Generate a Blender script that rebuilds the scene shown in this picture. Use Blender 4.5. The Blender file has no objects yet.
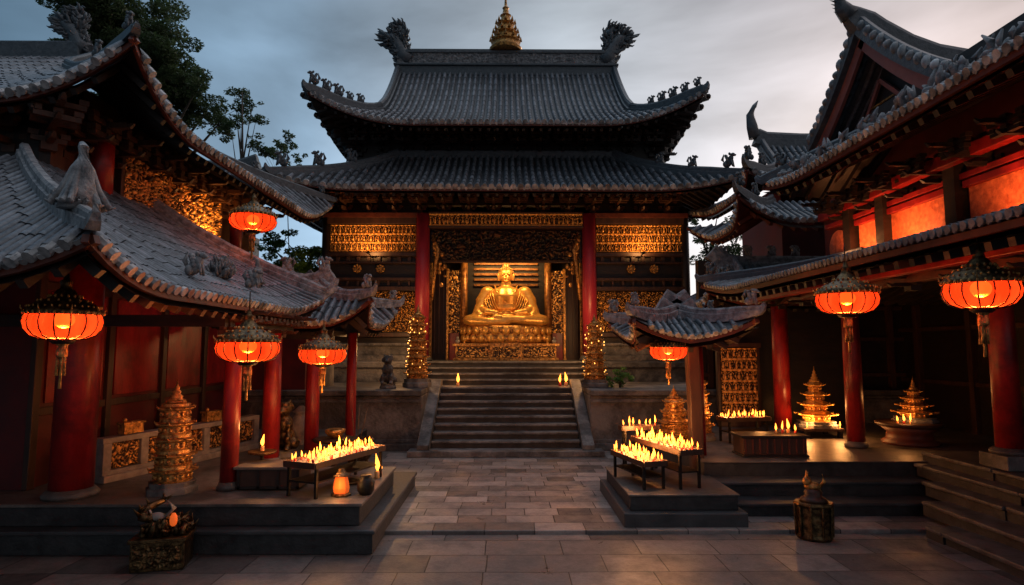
import bpy, math, random
from mathutils import Vector, Matrix, noise
random.seed(7)
R = math.radians
PI = math.pi
scene = bpy.context.scene
COL = scene.collection

# ------------------------------------------------------------------ camera
CAMZ = 2.2
F = 600.0
PITCH = math.atan(55.5 / F)
YAW = math.atan(6 / F)
cam_d = bpy.data.cameras.new('camera')
cam_d.sensor_width = 36.0
cam_d.lens = 36.0 * F / 1024.0
cam_d.clip_end = 2000
cam = bpy.data.objects.new('camera', cam_d)
COL.objects.link(cam)
cam.location = (0, 0, CAMZ)
cam.rotation_euler = (R(90) + PITCH, 0, -YAW)
scene.camera = cam

# ------------------------------------------------------------------ world, sun, exposure
SKY_STR = 0.055
CLOUD_STR = 0.72
world = bpy.data.worlds.new("World")
scene.world = world
world.use_nodes = True
nt = world.node_tree
for n in list(nt.nodes):
    nt.nodes.remove(n)
N = nt.nodes.new
L = nt.links.new
out = N('ShaderNodeOutputWorld')
sky = N('ShaderNodeTexSky')
sky.sky_type = 'NISHITA'
sky.sun_disc = False
sky.sun_elevation = R(9)
sky.sun_rotation = R(38)
sky.air_density = 1.2
sky.dust_density = 2.0
bg1 = N('ShaderNodeBackground'); bg1.inputs['Strength'].default_value = SKY_STR
L(sky.outputs[0], bg1.inputs['Color'])
tc = N('ShaderNodeTexCoord')
sep = N('ShaderNodeSeparateXYZ'); L(tc.outputs['Generated'], sep.inputs[0])
mp = N('ShaderNodeMapping'); mp.inputs['Scale'].default_value = (1.0, 1.0, 2.6)
L(tc.outputs['Generated'], mp.inputs[0])
nz = N('ShaderNodeTexNoise'); nz.inputs['Scale'].default_value = 1.7; nz.inputs['Detail'].default_value = 6; nz.inputs['Roughness'].default_value = 0.5
nz.inputs['Distortion'].default_value = 0.4
L(mp.outputs[0], nz.inputs['Vector'])
# cloud colour: cool blue-grey away from the sunset, warmer and paler towards it
mA = N('ShaderNodeMapRange'); mA.inputs['From Min'].default_value = -0.75; mA.inputs['From Max'].default_value = 0.6
L(sep.outputs['X'], mA.inputs['Value'])
cr = N('ShaderNodeValToRGB')
cr.color_ramp.elements[0].color = (0.045, 0.105, 0.17, 1)
cr.color_ramp.elements[1].color = (0.47, 0.40, 0.41, 1)
e = cr.color_ramp.elements.new(0.33); e.color = (0.19, 0.28, 0.38, 1)
e = cr.color_ramp.elements.new(0.62); e.color = (0.46, 0.51, 0.57, 1)
L(mA.outputs[0], cr.inputs[0])
mB = N('ShaderNodeMapRange'); mB.inputs['From Min'].default_value = 0.0; mB.inputs['From Max'].default_value = 0.62
mB.inputs['To Min'].default_value = 1.5; mB.inputs['To Max'].default_value = 0.72
L(sep.outputs['Z'], mB.inputs['Value'])
mC = N('ShaderNodeMapRange'); mC.inputs['From Min'].default_value = 0.3; mC.inputs['From Max'].default_value = 0.7
mC.inputs['To Min'].default_value = 0.45; mC.inputs['To Max'].default_value = 1.65
L(nz.outputs[0], mC.inputs['Value'])
mul = N('ShaderNodeMath'); mul.operation = 'MULTIPLY'; L(mB.outputs[0], mul.inputs[0]); L(mC.outputs[0], mul.inputs[1])
mul2 = N('ShaderNodeMath'); mul2.operation = 'MULTIPLY'; L(mul.outputs[0], mul2.inputs[0]); mul2.inputs[1].default_value = CLOUD_STR
bg2 = N('ShaderNodeBackground'); L(cr.outputs[0], bg2.inputs['Color']); mD = N('ShaderNodeMapRange'); mD.inputs['From Min'].default_value = -0.7; mD.inputs['From Max'].default_value = 0.6
mD.inputs['To Min'].default_value = 0.30; mD.inputs['To Max'].default_value = 1.0
L(sep.outputs['Y'], mD.inputs['Value'])   # the sky darkens away from the sunset
mul3 = N('ShaderNodeMath'); mul3.operation = 'MULTIPLY'; L(mul2.outputs[0], mul3.inputs[0]); L(mD.outputs[0], mul3.inputs[1])
mE = N('ShaderNodeMapRange'); mE.inputs['From Min'].default_value = 0.52; mE.inputs['From Max'].default_value = 0.95
mE.inputs['To Min'].default_value = 1.0; mE.inputs['To Max'].default_value = 3.2
L(sep.outputs['Z'], mE.inputs['Value'])   # overcast sky: brightest overhead
mul4 = N('ShaderNodeMath'); mul4.operation = 'MULTIPLY'; L(mul3.outputs[0], mul4.inputs[0]); L(mE.outputs[0], mul4.inputs[1])
L(mul4.outputs[0], bg2.inputs['Strength'])
mixw = N('ShaderNodeMixShader'); mixw.inputs[0].default_value = 0.88
L(bg1.outputs[0], mixw.inputs[1]); L(bg2.outputs[0], mixw.inputs[2])
L(mixw.outputs[0], out.inputs['Surface'])

sun_d = bpy.data.lights.new('sun', 'SUN')
sun_d.energy = 0.5
sun_d.angle = R(25)
sun_d.color = (1.0, 0.86, 0.76)
sun = bpy.data.objects.new('sun', sun_d)
COL.objects.link(sun)
_az = R(38); _el = R(9)
sun.rotation_euler = Vector((math.sin(_az) * math.cos(_el), math.cos(_az) * math.cos(_el), math.sin(_el))).to_track_quat('Z', 'Y').to_euler()

scene.view_settings.view_transform = 'Standard'
scene.view_settings.look = 'None'
scene.view_settings.exposure = 0.75
scene.view_settings.gamma = 1
scene.view_settings.use_curve_mapping = False
scene.cycles.use_denoising = True
scene.cycles.max_bounces = 6
scene.cycles.sample_clamp_indirect = 3.0
scene.cycles.transparent_max_bounces = 12

# ------------------------------------------------------------------ helpers
def P(px, py, Y):
    """world point at distance Y down the courtyard seen at a place of the photograph (used for measuring real positions)"""
    cx = (px - 512) / F; cz = -(py - 292.5) / F
    y = math.cos(PITCH) - math.sin(PITCH) * cz
    z = math.sin(PITCH) + math.cos(PITCH) * cz
    x2 = cx * math.cos(YAW) + y * math.sin(YAW)
    y2 = -cx * math.sin(YAW) + y * math.cos(YAW)
    k = Y / y2
    return Vector((x2 * k, Y, CAMZ + z * k))

V = Vector
def tag(o, label=None, cat=None, group=None, kind=None):
    if label: o['label'] = label
    if cat: o['category'] = cat
    if group: o['group'] = group
    if kind: o['kind'] = kind
    return o

def thing(name, label, cat, loc=(0, 0, 0), rz=0, group=None):
    o = bpy.data.objects.new(name, None)
    COL.objects.link(o)
    o.location = loc; o.rotation_euler = (0, 0, rz)
    o.empty_display_size = 0.2
    return tag(o, label, cat, group)

def dup(root, loc=None, rz=None, label=None, sc=None, group=None):
    def rec(o, parent):
        c = o.copy(); COL.objects.link(c)
        if parent is not None:
            c.parent = parent
        for ch in o.children:
            rec(ch, c)
        return c
    r = rec(root, None)
    if loc is not None: r.location = loc
    if rz is not None: r.rotation_euler = (0, 0, rz)
    if sc is not None: r.scale = (sc, sc, sc) if not hasattr(sc, '__len__') else sc
    if label: r['label'] = label
    if group: r['group'] = group
    return r

class MB:
    def __init__(s):
        s.v = []; s.f = []; s.sm = []; s.M = None; s.att = None
    def pt(s, p):
        p = V(p)
        if s.M is not None: p = s.M @ p
        s.v.append(p)
        return len(s.v) - 1
    def face(s, ids, sm=False):
        s.f.append(tuple(ids)); s.sm.append(sm)
    def box(s, c, d, rz=0, M=None):
        cx, cy, cz = c; a, b, h = d[0] / 2, d[1] / 2, d[2] / 2
        m = Matrix.Translation(c) @ (M if M is not None else Matrix.Rotation(rz, 4, 'Z'))
        i = [s.pt(m @ V((x, y, z))) for z in (-h, h) for y in (-b, b) for x in (-a, a)]
        for q in ((0, 2, 3, 1), (4, 5, 7, 6), (0, 1, 5, 4), (2, 6, 7, 3), (0, 4, 6, 2), (1, 3, 7, 5)):
            s.face([i[k] for k in q])
    def bx(s, x0, x1, y0, y1, z0, z1):
        s.box(((x0 + x1) / 2, (y0 + y1) / 2, (z0 + z1) / 2), (abs(x1 - x0), abs(y1 - y0), abs(z1 - z0)))
    def bar(s, a, b, w, h):
        """rectangular beam from a to b"""
        s.sweep([a, b], [(-w / 2, -h / 2), (w / 2, -h / 2), (w / 2, h / 2), (-w / 2, h / 2)])
    def sweep(s, path, sec, scales=None, cap=True, sm=False, up=V((0, 0, 1)), closed=True):
        path = [V(p) for p in path]; n = len(path); m = len(sec); rings = []
        for i, p in enumerate(path):
            t = path[min(i + 1, n - 1)] - path[max(i - 1, 0)]
            if t.length < 1e-9: t = V((0, 0, 1))
            t.normalize()
            u = up if abs(t.dot(up)) < 0.98 else V((0, 1, 0))
            sd = t.cross(u).normalized(); uu = sd.cross(t)
            k = scales[i] if scales else 1.0
            rings.append([s.pt(p + sd * (a * k) + uu * (b * k)) for a, b in sec])
        mm = m if closed else m - 1
        for i in range(n - 1):
            for j in range(mm):
                s.face((rings[i][j], rings[i][(j + 1) % m], rings[i + 1][(j + 1) % m], rings[i + 1][j]), sm)
        if cap and closed:
            s.face(rings[0][::-1]); s.face(rings[-1])
    def tube(s, path, r, seg=8, sm=True):
        rs = r if hasattr(r, '__len__') else [r] * len(path)
        s.sweep(path, [(math.cos(2 * PI * k / seg), math.sin(2 * PI * k / seg)) for k in range(seg)], scales=rs, sm=sm)
    def lathe(s, prof, seg=24, c=(0, 0, 0), sm=True, sx=1, sy=1, rz=0, cap=True):
        rings = []
        for r, z in prof:
            rings.append([s.pt((c[0] + sx * r * math.cos(2 * PI * k / seg + rz), c[1] + sy * r * math.sin(2 * PI * k / seg + rz), c[2] + z)) for k in range(seg)])
        for i in range(len(rings) - 1):
            for j in range(seg):
                s.face((rings[i][j], rings[i][(j + 1) % seg], rings[i + 1][(j + 1) % seg], rings[i + 1][j]), sm)
        if cap:
            s.face(rings[0][::-1]); s.face(rings[-1])
    def ell(s, c, r, seg=12, rings=8, M=None):
        prof = []
        base = Matrix.Translation(c) @ (M if M is not None else Matrix.Identity(4))
        ids = []
        for i in range(rings + 1):
            a = -PI / 2 + PI * i / rings
            cr_, sr_ = math.cos(a), math.sin(a)
            if i in (0, rings):
                ids.append([s.pt(base @ V((0, 0, r[2] * sr_)))])
            else:
                ids.append([s.pt(base @ V((r[0] * cr_ * math.cos(2 * PI * k / seg), r[1] * cr_ * math.sin(2 * PI * k / seg), r[2] * sr_))) for k in range(seg)])
        for i in range(rings):
            A, B = ids[i], ids[i + 1]
            for k in range(seg):
                k2 = (k + 1) % seg
                if len(A) == 1: s.face((A[0], B[k2], B[k]), True)
                elif len(B) == 1: s.face((A[k], A[k2], B[0]), True)
                else: s.face((A[k], A[k2], B[k2], B[k]), True)
    def cone(s, a, b, r, seg=6):
        s.tube([a, b], [r, r * 0.04], seg)
    def build(s, name, mat, parent=None, bevel=0, world_coords=True, sub=0):
        me = bpy.data.meshes.new(name)
        off = V((0, 0, 0))
        if parent is not None and world_coords:
            p = parent
            while p is not None:
                off += p.location; p = p.parent
        me.from_pydata([tuple(p - off) for p in s.v], [], s.f)
        me.polygons.foreach_set('use_smooth', s.sm)
        if s.att is not None:
            at = me.attributes.new('gild', 'FLOAT', 'POINT')
            at.data.foreach_set('value', s.att)
        me.materials.append(mat)
        me.update()
        o = bpy.data.objects.new(name, me)
        COL.objects.link(o)
        if parent is not None: o.parent = parent
        if bevel:
            b = o.modifiers.new('bevel', 'BEVEL'); b.width = bevel; b.segments = 2; b.limit_method = 'ANGLE'; b.angle_limit = R(40)
        return o

# ------------------------------------------------------------------ materials
def newmat(name):
    m = bpy.data.materials.new(name); m.use_nodes = True
    t = m.node_tree
    b = t.nodes['Principled BSDF']
    return m, t, b

def mat(name, c1, c2=None, rough=0.6, metal=0.0, scale=6.0, bump=0.2, bdist=0.02, coords='Object', detail=8, rvar=0.12,
        stain=None, stain_scale=1.2, spec=0.5, lo=0.35, hi=0.68, stretch=(1, 1, 1), coat=0.0, bscale=None):
    m, t, b = newmat(name)
    n = t.nodes.new; l = t.links.new
    tc = n('ShaderNodeTexCoord'); mp = n('ShaderNodeMapping'); mp.inputs['Scale'].default_value = stretch
    l(tc.outputs[coords], mp.inputs[0])
    nz = n('ShaderNodeTexNoise'); nz.inputs['Scale'].default_value = scale; nz.inputs['Detail'].default_value = detail; nz.inputs['Roughness'].default_value = 0.62
    l(mp.outputs[0], nz.inputs['Vector'])
    rp = n('ShaderNodeValToRGB')
    rp.color_ramp.elements[0].position = lo; rp.color_ramp.elements[1].position = hi
    c2 = c2 or c1
    rp.color_ramp.elements[0].color = (*c1, 1); rp.color_ramp.elements[1].color = (*c2, 1)
    l(nz.outputs[0], rp.inputs[0])
    colout = rp.outputs[0]
    if stain:
        nz2 = n('ShaderNodeTexNoise'); nz2.inputs['Scale'].default_value = stain_scale; nz2.inputs['Detail'].default_value = 10; nz2.inputs['Roughness'].default_value = 0.7
        l(tc.outputs[coords], nz2.inputs['Vector'])
        mr = n('ShaderNodeMapRange'); mr.inputs['From Min'].default_value = 0.47; mr.inputs['From Max'].default_value = 0.62
        l(nz2.outputs[0], mr.inputs['Value'])
        mx = n('ShaderNodeMix'); mx.data_type = 'RGBA'
        l(mr.outputs[0], mx.inputs['Factor']); l(colout, mx.inputs['A']); mx.inputs['B'].default_value = (*stain, 1)
        colout = mx.outputs['Result']
    l(colout, b.inputs['Base Color'])
    mr2 = n('ShaderNodeMapRange'); mr2.inputs['To Min'].default_value = max(0.02, rough - rvar); mr2.inputs['To Max'].default_value = min(1, rough + rvar)
    l(nz.outputs[0], mr2.inputs['Value']); l(mr2.outputs[0], b.inputs['Roughness'])
    b.inputs['Metallic'].default_value = metal
    b.inputs['Specular IOR Level'].default_value = spec
    b.inputs['Coat Weight'].default_value = coat
    b.inputs['Coat Roughness'].default_value = 0.2
    if bump:
        bp = n('ShaderNodeBump'); bp.inputs['Strength'].default_value = bump; bp.inputs['Distance'].default_value = bdist
        if bscale:
            nz3 = n('ShaderNodeTexNoise'); nz3.inputs['Scale'].default_value = bscale; nz3.inputs['Detail'].default_value = 6
            l(mp.outputs[0], nz3.inputs['Vector']); l(nz3.outputs[0], bp.inputs['Height'])
        else:
            l(nz.outputs[0], bp.inputs['Height'])
        l(bp.outputs[0], b.inputs['Normal'])
    return m

def carved_mat(name, gold, dark, scale=14, metal=0.85, rough=0.36, dist=0.03, bump=0.9):
    """gilded carving: raised scrollwork in gold on a dark ground"""
    m, t, b = newmat(name)
    n = t.nodes.new; l = t.links.new
    tc = n('ShaderNodeTexCoord')
    nz = n('ShaderNodeTexNoise'); nz.inputs['Scale'].default_value = scale * 0.5; nz.inputs['Detail'].default_value = 2
    l(tc.outputs['Object'], nz.inputs['Vector'])
    ad = n('ShaderNodeMix'); ad.data_type = 'RGBA'; ad.inputs['Factor'].default_value = 0.12
    l(tc.outputs['Object'], ad.inputs['A']); l(nz.outputs[1], ad.inputs['B'])
    vo = n('ShaderNodeTexVoronoi'); vo.feature = 'SMOOTH_F1'; vo.inputs['Scale'].default_value = scale; vo.inputs['Smoothness'].default_value = 0.35
    l(ad.outputs['Result'], vo.inputs['Vector'])
    vo2 = n('ShaderNodeTexVoronoi'); vo2.inputs['Scale'].default_value = scale * 2.7
    l(ad.outputs['Result'], vo2.inputs['Vector'])
    sm = n('ShaderNodeMath'); sm.operation = 'MULTIPLY_ADD'; l(vo2.outputs['Distance'], sm.inputs[0]); sm.inputs[1].default_value = 0.4; l(vo.outputs['Distance'], sm.inputs[2])
    rp = n('ShaderNodeValToRGB')
    rp.color_ramp.elements[0].position = 0.42; rp.color_ramp.elements[0].color = (*gold, 1)
    rp.color_ramp.elements[1].position = 0.78; rp.color_ramp.elements[1].color = (*dark, 1)
    l(sm.outputs[0], rp.inputs[0]); l(rp.outputs[0], b.inputs['Base Color'])
    bp = n('ShaderNodeBump'); bp.invert = True; bp.inputs['Strength'].default_value = bump; bp.inputs['Distance'].default_value = dist
    l(sm.outputs[0], bp.inputs['Height']); l(bp.outputs[0], b.inputs['Normal'])
    b.inputs['Metallic'].default_value = metal; b.inputs['Roughness'].default_value = rough
    return m

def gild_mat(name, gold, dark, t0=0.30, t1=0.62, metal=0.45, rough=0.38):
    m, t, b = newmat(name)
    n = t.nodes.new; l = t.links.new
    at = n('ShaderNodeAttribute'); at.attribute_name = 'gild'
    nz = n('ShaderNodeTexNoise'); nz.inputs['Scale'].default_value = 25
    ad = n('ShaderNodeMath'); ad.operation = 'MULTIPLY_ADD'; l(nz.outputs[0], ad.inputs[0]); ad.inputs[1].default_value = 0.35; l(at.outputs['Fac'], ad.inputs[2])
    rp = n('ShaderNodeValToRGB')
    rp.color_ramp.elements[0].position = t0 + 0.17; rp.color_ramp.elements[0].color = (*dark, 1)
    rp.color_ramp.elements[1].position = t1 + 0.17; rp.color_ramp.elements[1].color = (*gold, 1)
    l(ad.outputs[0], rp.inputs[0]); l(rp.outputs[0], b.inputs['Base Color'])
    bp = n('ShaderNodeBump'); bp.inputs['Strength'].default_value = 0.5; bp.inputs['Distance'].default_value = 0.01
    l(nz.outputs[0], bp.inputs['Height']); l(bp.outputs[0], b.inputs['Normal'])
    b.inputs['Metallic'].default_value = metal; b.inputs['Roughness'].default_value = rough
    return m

def emis(name, col, strength):
    m, t, b = newmat(name)
    b.inputs['Base Color'].default_value = (*col, 1)
    b.inputs['Emission Color'].default_value = (*col, 1)
    b.inputs['Emission Strength'].default_value = strength
    return m

def paving(name, c1, c2, mortar, bw, bh, rough=0.5, seed=0.0, dark=(0.02, 0.02, 0.021)):
    m, t, b = newmat(name)
    n = t.nodes.new; l = t.links.new
    tc = n('ShaderNodeTexCoord'); mp = n('ShaderNodeMapping'); mp.inputs['Location'].default_value = (seed, seed * 0.37, 0)
    l(tc.outputs['Object'], mp.inputs[0])
    # joints waver a little
    w = n('ShaderNodeTexNoise'); w.inputs['Scale'].default_value = 1.1; w.inputs['Detail'].default_value = 3
    l(mp.outputs[0], w.inputs['Vector'])
    wm = n('ShaderNodeMix'); wm.data_type = 'RGBA'; wm.blend_type = 'LINEAR_LIGHT'; wm.inputs['Factor'].default_value = 0.018
    l(mp.outputs[0], wm.inputs['A']); l(w.outputs[1], wm.inputs['B'])
    br = n('ShaderNodeTexBrick'); br.inputs['Scale'].default_value = 1.0
    br.inputs['Brick Width'].default_value = bw; br.inputs['Row Height'].default_value = bh
    br.inputs['Mortar Size'].default_value = 0.007; br.inputs['Mortar Smooth'].default_value = 0.35
    br.inputs['Color1'].default_value = (0, 0, 0, 1); br.inputs['Color2'].default_value = (1, 1, 1, 1); br.inputs['Mortar'].default_value = (0.5, 0.5, 0.5, 1)
    br.offset = 0.43; br.squash = 0.72; br.squash_frequency = 3; br.offset_frequency = 2
    l(wm.outputs['Result'], br.inputs['Vector'])
    nz = n('ShaderNodeTexNoise'); nz.inputs['Scale'].default_value = 2.2; nz.inputs['Detail'].default_value = 12; nz.inputs['Roughness'].default_value = 0.66
    l(mp.outputs[0], nz.inputs['Vector'])
    nf = n('ShaderNodeTexNoise'); nf.inputs['Scale'].default_value = 28; nf.inputs['Detail'].default_value = 8; nf.inputs['Roughness'].default_value = 0.7
    l(mp.outputs[0], nf.inputs['Vector'])
    mx = n('ShaderNodeMix'); mx.data_type = 'RGBA'; mx.inputs['A'].default_value = (*c1, 1); mx.inputs['B'].default_value = (*c2, 1)
    l(br.outputs['Color'], mx.inputs['Factor'])
    # dirt patches
    dr = n('ShaderNodeMapRange'); dr.inputs['From Min'].default_value = 0.46; dr.inputs['From Max'].default_value = 0.78
    l(nz.outputs[0], dr.inputs['Value'])
    dm = n('ShaderNodeMix'); dm.data_type = 'RGBA'; dm.inputs['B'].default_value = (*dark, 1)
    dk = n('ShaderNodeMath'); dk.operation = 'MULTIPLY'; dk.inputs[1].default_value = 0.75; l(dr.outputs[0], dk.inputs[0])
    l(dk.outputs[0], dm.inputs['Factor']); l(mx.outputs['Result'], dm.inputs['A'])
    gm = n('ShaderNodeMix'); gm.data_type = 'RGBA'; gm.blend_type = 'OVERLAY'; gm.inputs['Factor'].default_value = 0.5
    l(dm.outputs['Result'], gm.inputs['A']); l(nf.outputs[0], gm.inputs['B'])
    jm = n('ShaderNodeMix'); jm.data_type = 'RGBA'; jm.inputs['B'].default_value = (*mortar, 1)
    l(br.outputs['Fac'], jm.inputs['Factor']); l(gm.outputs['Result'], jm.inputs['A'])
    l(jm.outputs['Result'], b.inputs['Base Color'])
    rr = n('ShaderNodeMapRange'); rr.inputs['From Min'].default_value = 0.3; rr.inputs['From Max'].default_value = 0.7
    rr.inputs['To Min'].default_value = rough - 0.17; rr.inputs['To Max'].default_value = rough + 0.2
    l(nz.outputs[0], rr.inputs['Value']); l(rr.outputs[0], b.inputs['Roughness'])
    h = n('ShaderNodeMath'); h.operation = 'MULTIPLY_ADD'; l(br.outputs['Fac'], h.inputs[0]); h.inputs[1].default_value = -1.0
    h2 = n('ShaderNodeMath'); h2.operation = 'MULTIPLY_ADD'; l(nf.outputs[0], h2.inputs[0]); h2.inputs[1].default_value = 0.45
    h3 = n('ShaderNodeMath'); h3.operation = 'MULTIPLY'; l(br.outputs['Color'], h3.inputs[0]); h3.inputs[1].default_value = 0.25
    l(h3.outputs[0], h2.inputs[2]); l(h2.outputs[0], h.inputs[2])
    bp = n('ShaderNodeBump'); bp.inputs['Strength'].default_value = 0.7; bp.inputs['Distance'].default_value = 0.012
    l(h.outputs[0], bp.inputs['Height']); l(bp.outputs[0], b.inputs['Normal'])
    return m

M = {}
M['tile'] = mat('roof tile', (0.10, 0.115, 0.14), (0.25, 0.27, 0.30), rough=0.48, scale=22, bump=0.25, stain=(0.09, 0.095, 0.105), stain_scale=5, lo=0.3, hi=0.7)
M['pan'] = mat('roof pan tile', (0.03, 0.034, 0.04), (0.075, 0.08, 0.09), rough=0.55, scale=9, bump=0.5)
M['tile_end'] = mat('eave tile', (0.12, 0.13, 0.14), (0.48, 0.485, 0.49), rough=0.5, scale=5, bump=0.3, lo=0.4, hi=0.6)
M['ridge'] = mat('ridge clay', (0.05, 0.062, 0.075), (0.11, 0.13, 0.145), rough=0.45, scale=12, bump=0.6, bdist=0.03, lo=0.3, hi=0.7)
M['pale_clay'] = mat('pale carved clay', (0.10, 0.105, 0.115), (0.42, 0.42, 0.43), rough=0.6, scale=10, bump=0.9, bdist=0.04, lo=0.35, hi=0.7)
M['dark_wood'] = mat('dark lacquered wood', (0.008, 0.006, 0.005), (0.024, 0.014, 0.011), rough=0.5, scale=4, bump=0.3, stretch=(1, 1, 4))
M['brown_wood'] = mat('brown wood', (0.030, 0.013, 0.008), (0.075, 0.032, 0.018), rough=0.5, scale=5, bump=0.3, stretch=(2, 2, 0.4))
M['eave_red'] = mat('red painted eave board', (0.07, 0.018, 0.010), (0.15, 0.035, 0.018), rough=0.5, scale=6, bump=0.3)
M['red'] = mat('red lacquer', (0.20, 0.008, 0.009), (0.36, 0.016, 0.014), rough=0.38, scale=5, bump=0.15, rvar=0.2, stretch=(1, 1, 0.3), stain=(0.13, 0.008, 0.008), stain_scale=1.8, bscale=30)
M['crimson'] = mat('crimson column paint', (0.28, 0.018, 0.04), (0.40, 0.03, 0.055), rough=0.38, scale=3, bump=0.08, stretch=(1, 1, 0.4))
M['red_wall'] = mat('red plaster', (0.07, 0.006, 0.007), (0.14, 0.010, 0.010), rough=0.55, scale=2.5, bump=0.2)
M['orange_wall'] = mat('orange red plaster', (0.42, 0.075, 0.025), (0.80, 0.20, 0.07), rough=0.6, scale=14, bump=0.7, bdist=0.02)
M['pink_board'] = mat('faded pink barge board', (0.26, 0.09, 0.075), (0.36, 0.13, 0.11), rough=0.6, scale=4, bump=0.2)
M['gold'] = mat('gold', (0.72, 0.36, 0.07), (0.95, 0.55, 0.15), rough=0.34, metal=0.55, scale=12, bump=0.35, bdist=0.015)
M['gold_old'] = mat('aged gold', (0.16, 0.07, 0.02), (0.78, 0.40, 0.11), rough=0.36, metal=0.6, scale=16, bump=0.6, bdist=0.02, lo=0.38, hi=0.6)
M['gilt_dark'] = mat('dimmed gilt', (0.10, 0.035, 0.012), (0.45, 0.2, 0.05), rough=0.4, metal=0.5, scale=9, bump=0.6)  # gilt darkened in colour to make the shrine pillars and slats look dimmer
M['gild_dark'] = gild_mat('dimmed carving', (0.10, 0.042, 0.018), (0.008, 0.005, 0.004))  # gild colour lowered so the transom carving looks dim
M['bronze'] = mat('dark bronze', (0.05, 0.03, 0.014), (0.32, 0.19, 0.08), rough=0.38, metal=0.85, scale=18, bump=0.6, bdist=0.02, lo=0.42, hi=0.72)
M['carved'] = carved_mat('gilded carving', (0.95, 0.50, 0.12), (0.03, 0.015, 0.008))
M['carved_fine'] = carved_mat('fine gilded carving', (0.9, 0.48, 0.13), (0.04, 0.02, 0.01), scale=26, dist=0.015)
M['gild'] = gild_mat('gilded relief', (0.95, 0.50, 0.13), (0.03, 0.012, 0.008))
M['stone'] = mat('dark weathered stone', (0.035, 0.034, 0.035), (0.10, 0.096, 0.092), rough=0.65, scale=4, bump=0.8, bdist=0.03, stain=(0.22, 0.205, 0.19), stain_scale=0.9, bscale=14)
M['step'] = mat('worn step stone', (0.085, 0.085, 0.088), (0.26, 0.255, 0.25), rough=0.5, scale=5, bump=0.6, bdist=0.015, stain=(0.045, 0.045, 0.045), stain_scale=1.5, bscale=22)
M['riser'] = mat('shaded riser stone', (0.016, 0.016, 0.017), (0.05, 0.05, 0.052), rough=0.6, scale=5, bump=0.6, bdist=0.015, bscale=22)  # near-black colour paints the shade of step faces against the pale treads
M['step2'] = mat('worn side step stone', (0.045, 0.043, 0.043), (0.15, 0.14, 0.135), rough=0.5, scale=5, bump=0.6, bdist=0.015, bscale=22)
M['slab'] = mat('platform stone', (0.10, 0.085, 0.075), (0.22, 0.19, 0.165), rough=0.45, scale=3, bump=0.5, bdist=0.012, stain=(0.06, 0.055, 0.05), stain_scale=1.6, bscale=24)
M['dark_slab'] = mat('dark platform stone', (0.03, 0.032, 0.035), (0.075, 0.075, 0.078), rough=0.5, scale=3, bump=0.5, bdist=0.012, bscale=24)
M['pale_stone'] = mat('pale carved stone', (0.22, 0.2, 0.18), (0.40, 0.37, 0.33), rough=0.6, scale=7, bump=0.5)
M['iron'] = mat('black iron', (0.012, 0.011, 0.011), (0.035, 0.03, 0.026), rough=0.45, metal=0.6, scale=14, bump=0.4)
M['wax'] = mat('wax', (0.75, 0.38, 0.14), (0.85, 0.5, 0.2), rough=0.5, bump=0.05)  # orange tint puts the glow of the flames into the wax colour
M['wax'].node_tree.nodes['Principled BSDF'].inputs['Subsurface Weight'].default_value = 0.3
M['wax_red'] = mat('red wax', (0.45, 0.03, 0.015), (0.6, 0.05, 0.02), rough=0.45, bump=0.05)
M['bark'] = mat('bark', (0.03, 0.024, 0.018), (0.07, 0.055, 0.042), rough=0.9, scale=9, bump=0.8)
M['leaf'] = mat('leaves', (0.03, 0.06, 0.025), (0.09, 0.13, 0.05), rough=0.6, scale=0.8, bump=0)
M['leaf2'] = mat('bright leaves', (0.06, 0.17, 0.03), (0.14, 0.32, 0.07), rough=0.6, scale=2, bump=0)
M['rope'] = mat('rope', (0.05, 0.03, 0.02), (0.1, 0.06, 0.03), rough=0.8, bump=0.1)
M['ash'] = mat('ash', (0.16, 0.14, 0.12), (0.3, 0.27, 0.24), rough=0.95, scale=20, bump=0.5)
M['flame'] = emis('flame', (1.0, 0.28, 0.03), 3.6)
M['ember'] = emis('little lamp glow', (1.0, 0.42, 0.08), 2.2)
M['bulb'] = emis('bulb', (1.0, 0.42, 0.12), 1.0)
M['charm'] = emis('orange glass lit from inside', (1.0, 0.15, 0.02), 0.28)
M['paving'] = paving('courtyard paving', (0.12, 0.105, 0.098), (0.42, 0.36, 0.33), (0.012, 0.011, 0.010), 0.62, 0.34, rough=0.40)
M['paving_low'] = paving('lower paving', (0.085, 0.076, 0.073), (0.23, 0.195, 0.18), (0.008, 0.008, 0.008), 0.86, 0.50, rough=0.42, seed=3.3)

def add_island(m, amt=0.5):
    t = m.node_tree; n = t.nodes.new; l = t.links.new; b = t.nodes['Principled BSDF']
    src = b.inputs['Base Color'].links[0].from_socket
    g = n('ShaderNodeNewGeometry'); mr = n('ShaderNodeMapRange'); mr.inputs['To Min'].default_value = 1 - amt; mr.inputs['To Max'].default_value = 1 + amt * 0.8
    l(g.outputs['Random Per Island'], mr.inputs['Value'])
    mx = n('ShaderNodeMix'); mx.data_type = 'RGBA'; mx.blend_type = 'MULTIPLY'; mx.inputs['Factor'].default_value = 1.0
    l(src, mx.inputs['A']); l(mr.outputs[0], mx.inputs['B']); l(mx.outputs['Result'], b.inputs['Base Color'])
for k_ in ('leaf', 'leaf2'):
    t_ = M[k_].node_tree; b_ = t_.nodes['Principled BSDF']; o_ = [x for x in t_.nodes if x.type == 'OUTPUT_MATERIAL'][0]
    tn = t_.nodes.new('ShaderNodeBsdfTranslucent'); t_.links.new(b_.inputs['Base Color'].links[0].from_socket, tn.inputs['Color'])
    ms_ = t_.nodes.new('ShaderNodeMixShader'); ms_.inputs[0].default_value = 0.45
    t_.links.new(b_.outputs[0], ms_.inputs[1]); t_.links.new(tn.outputs[0], ms_.inputs[2]); t_.links.new(ms_.outputs[0], o_.inputs['Surface'])
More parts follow.
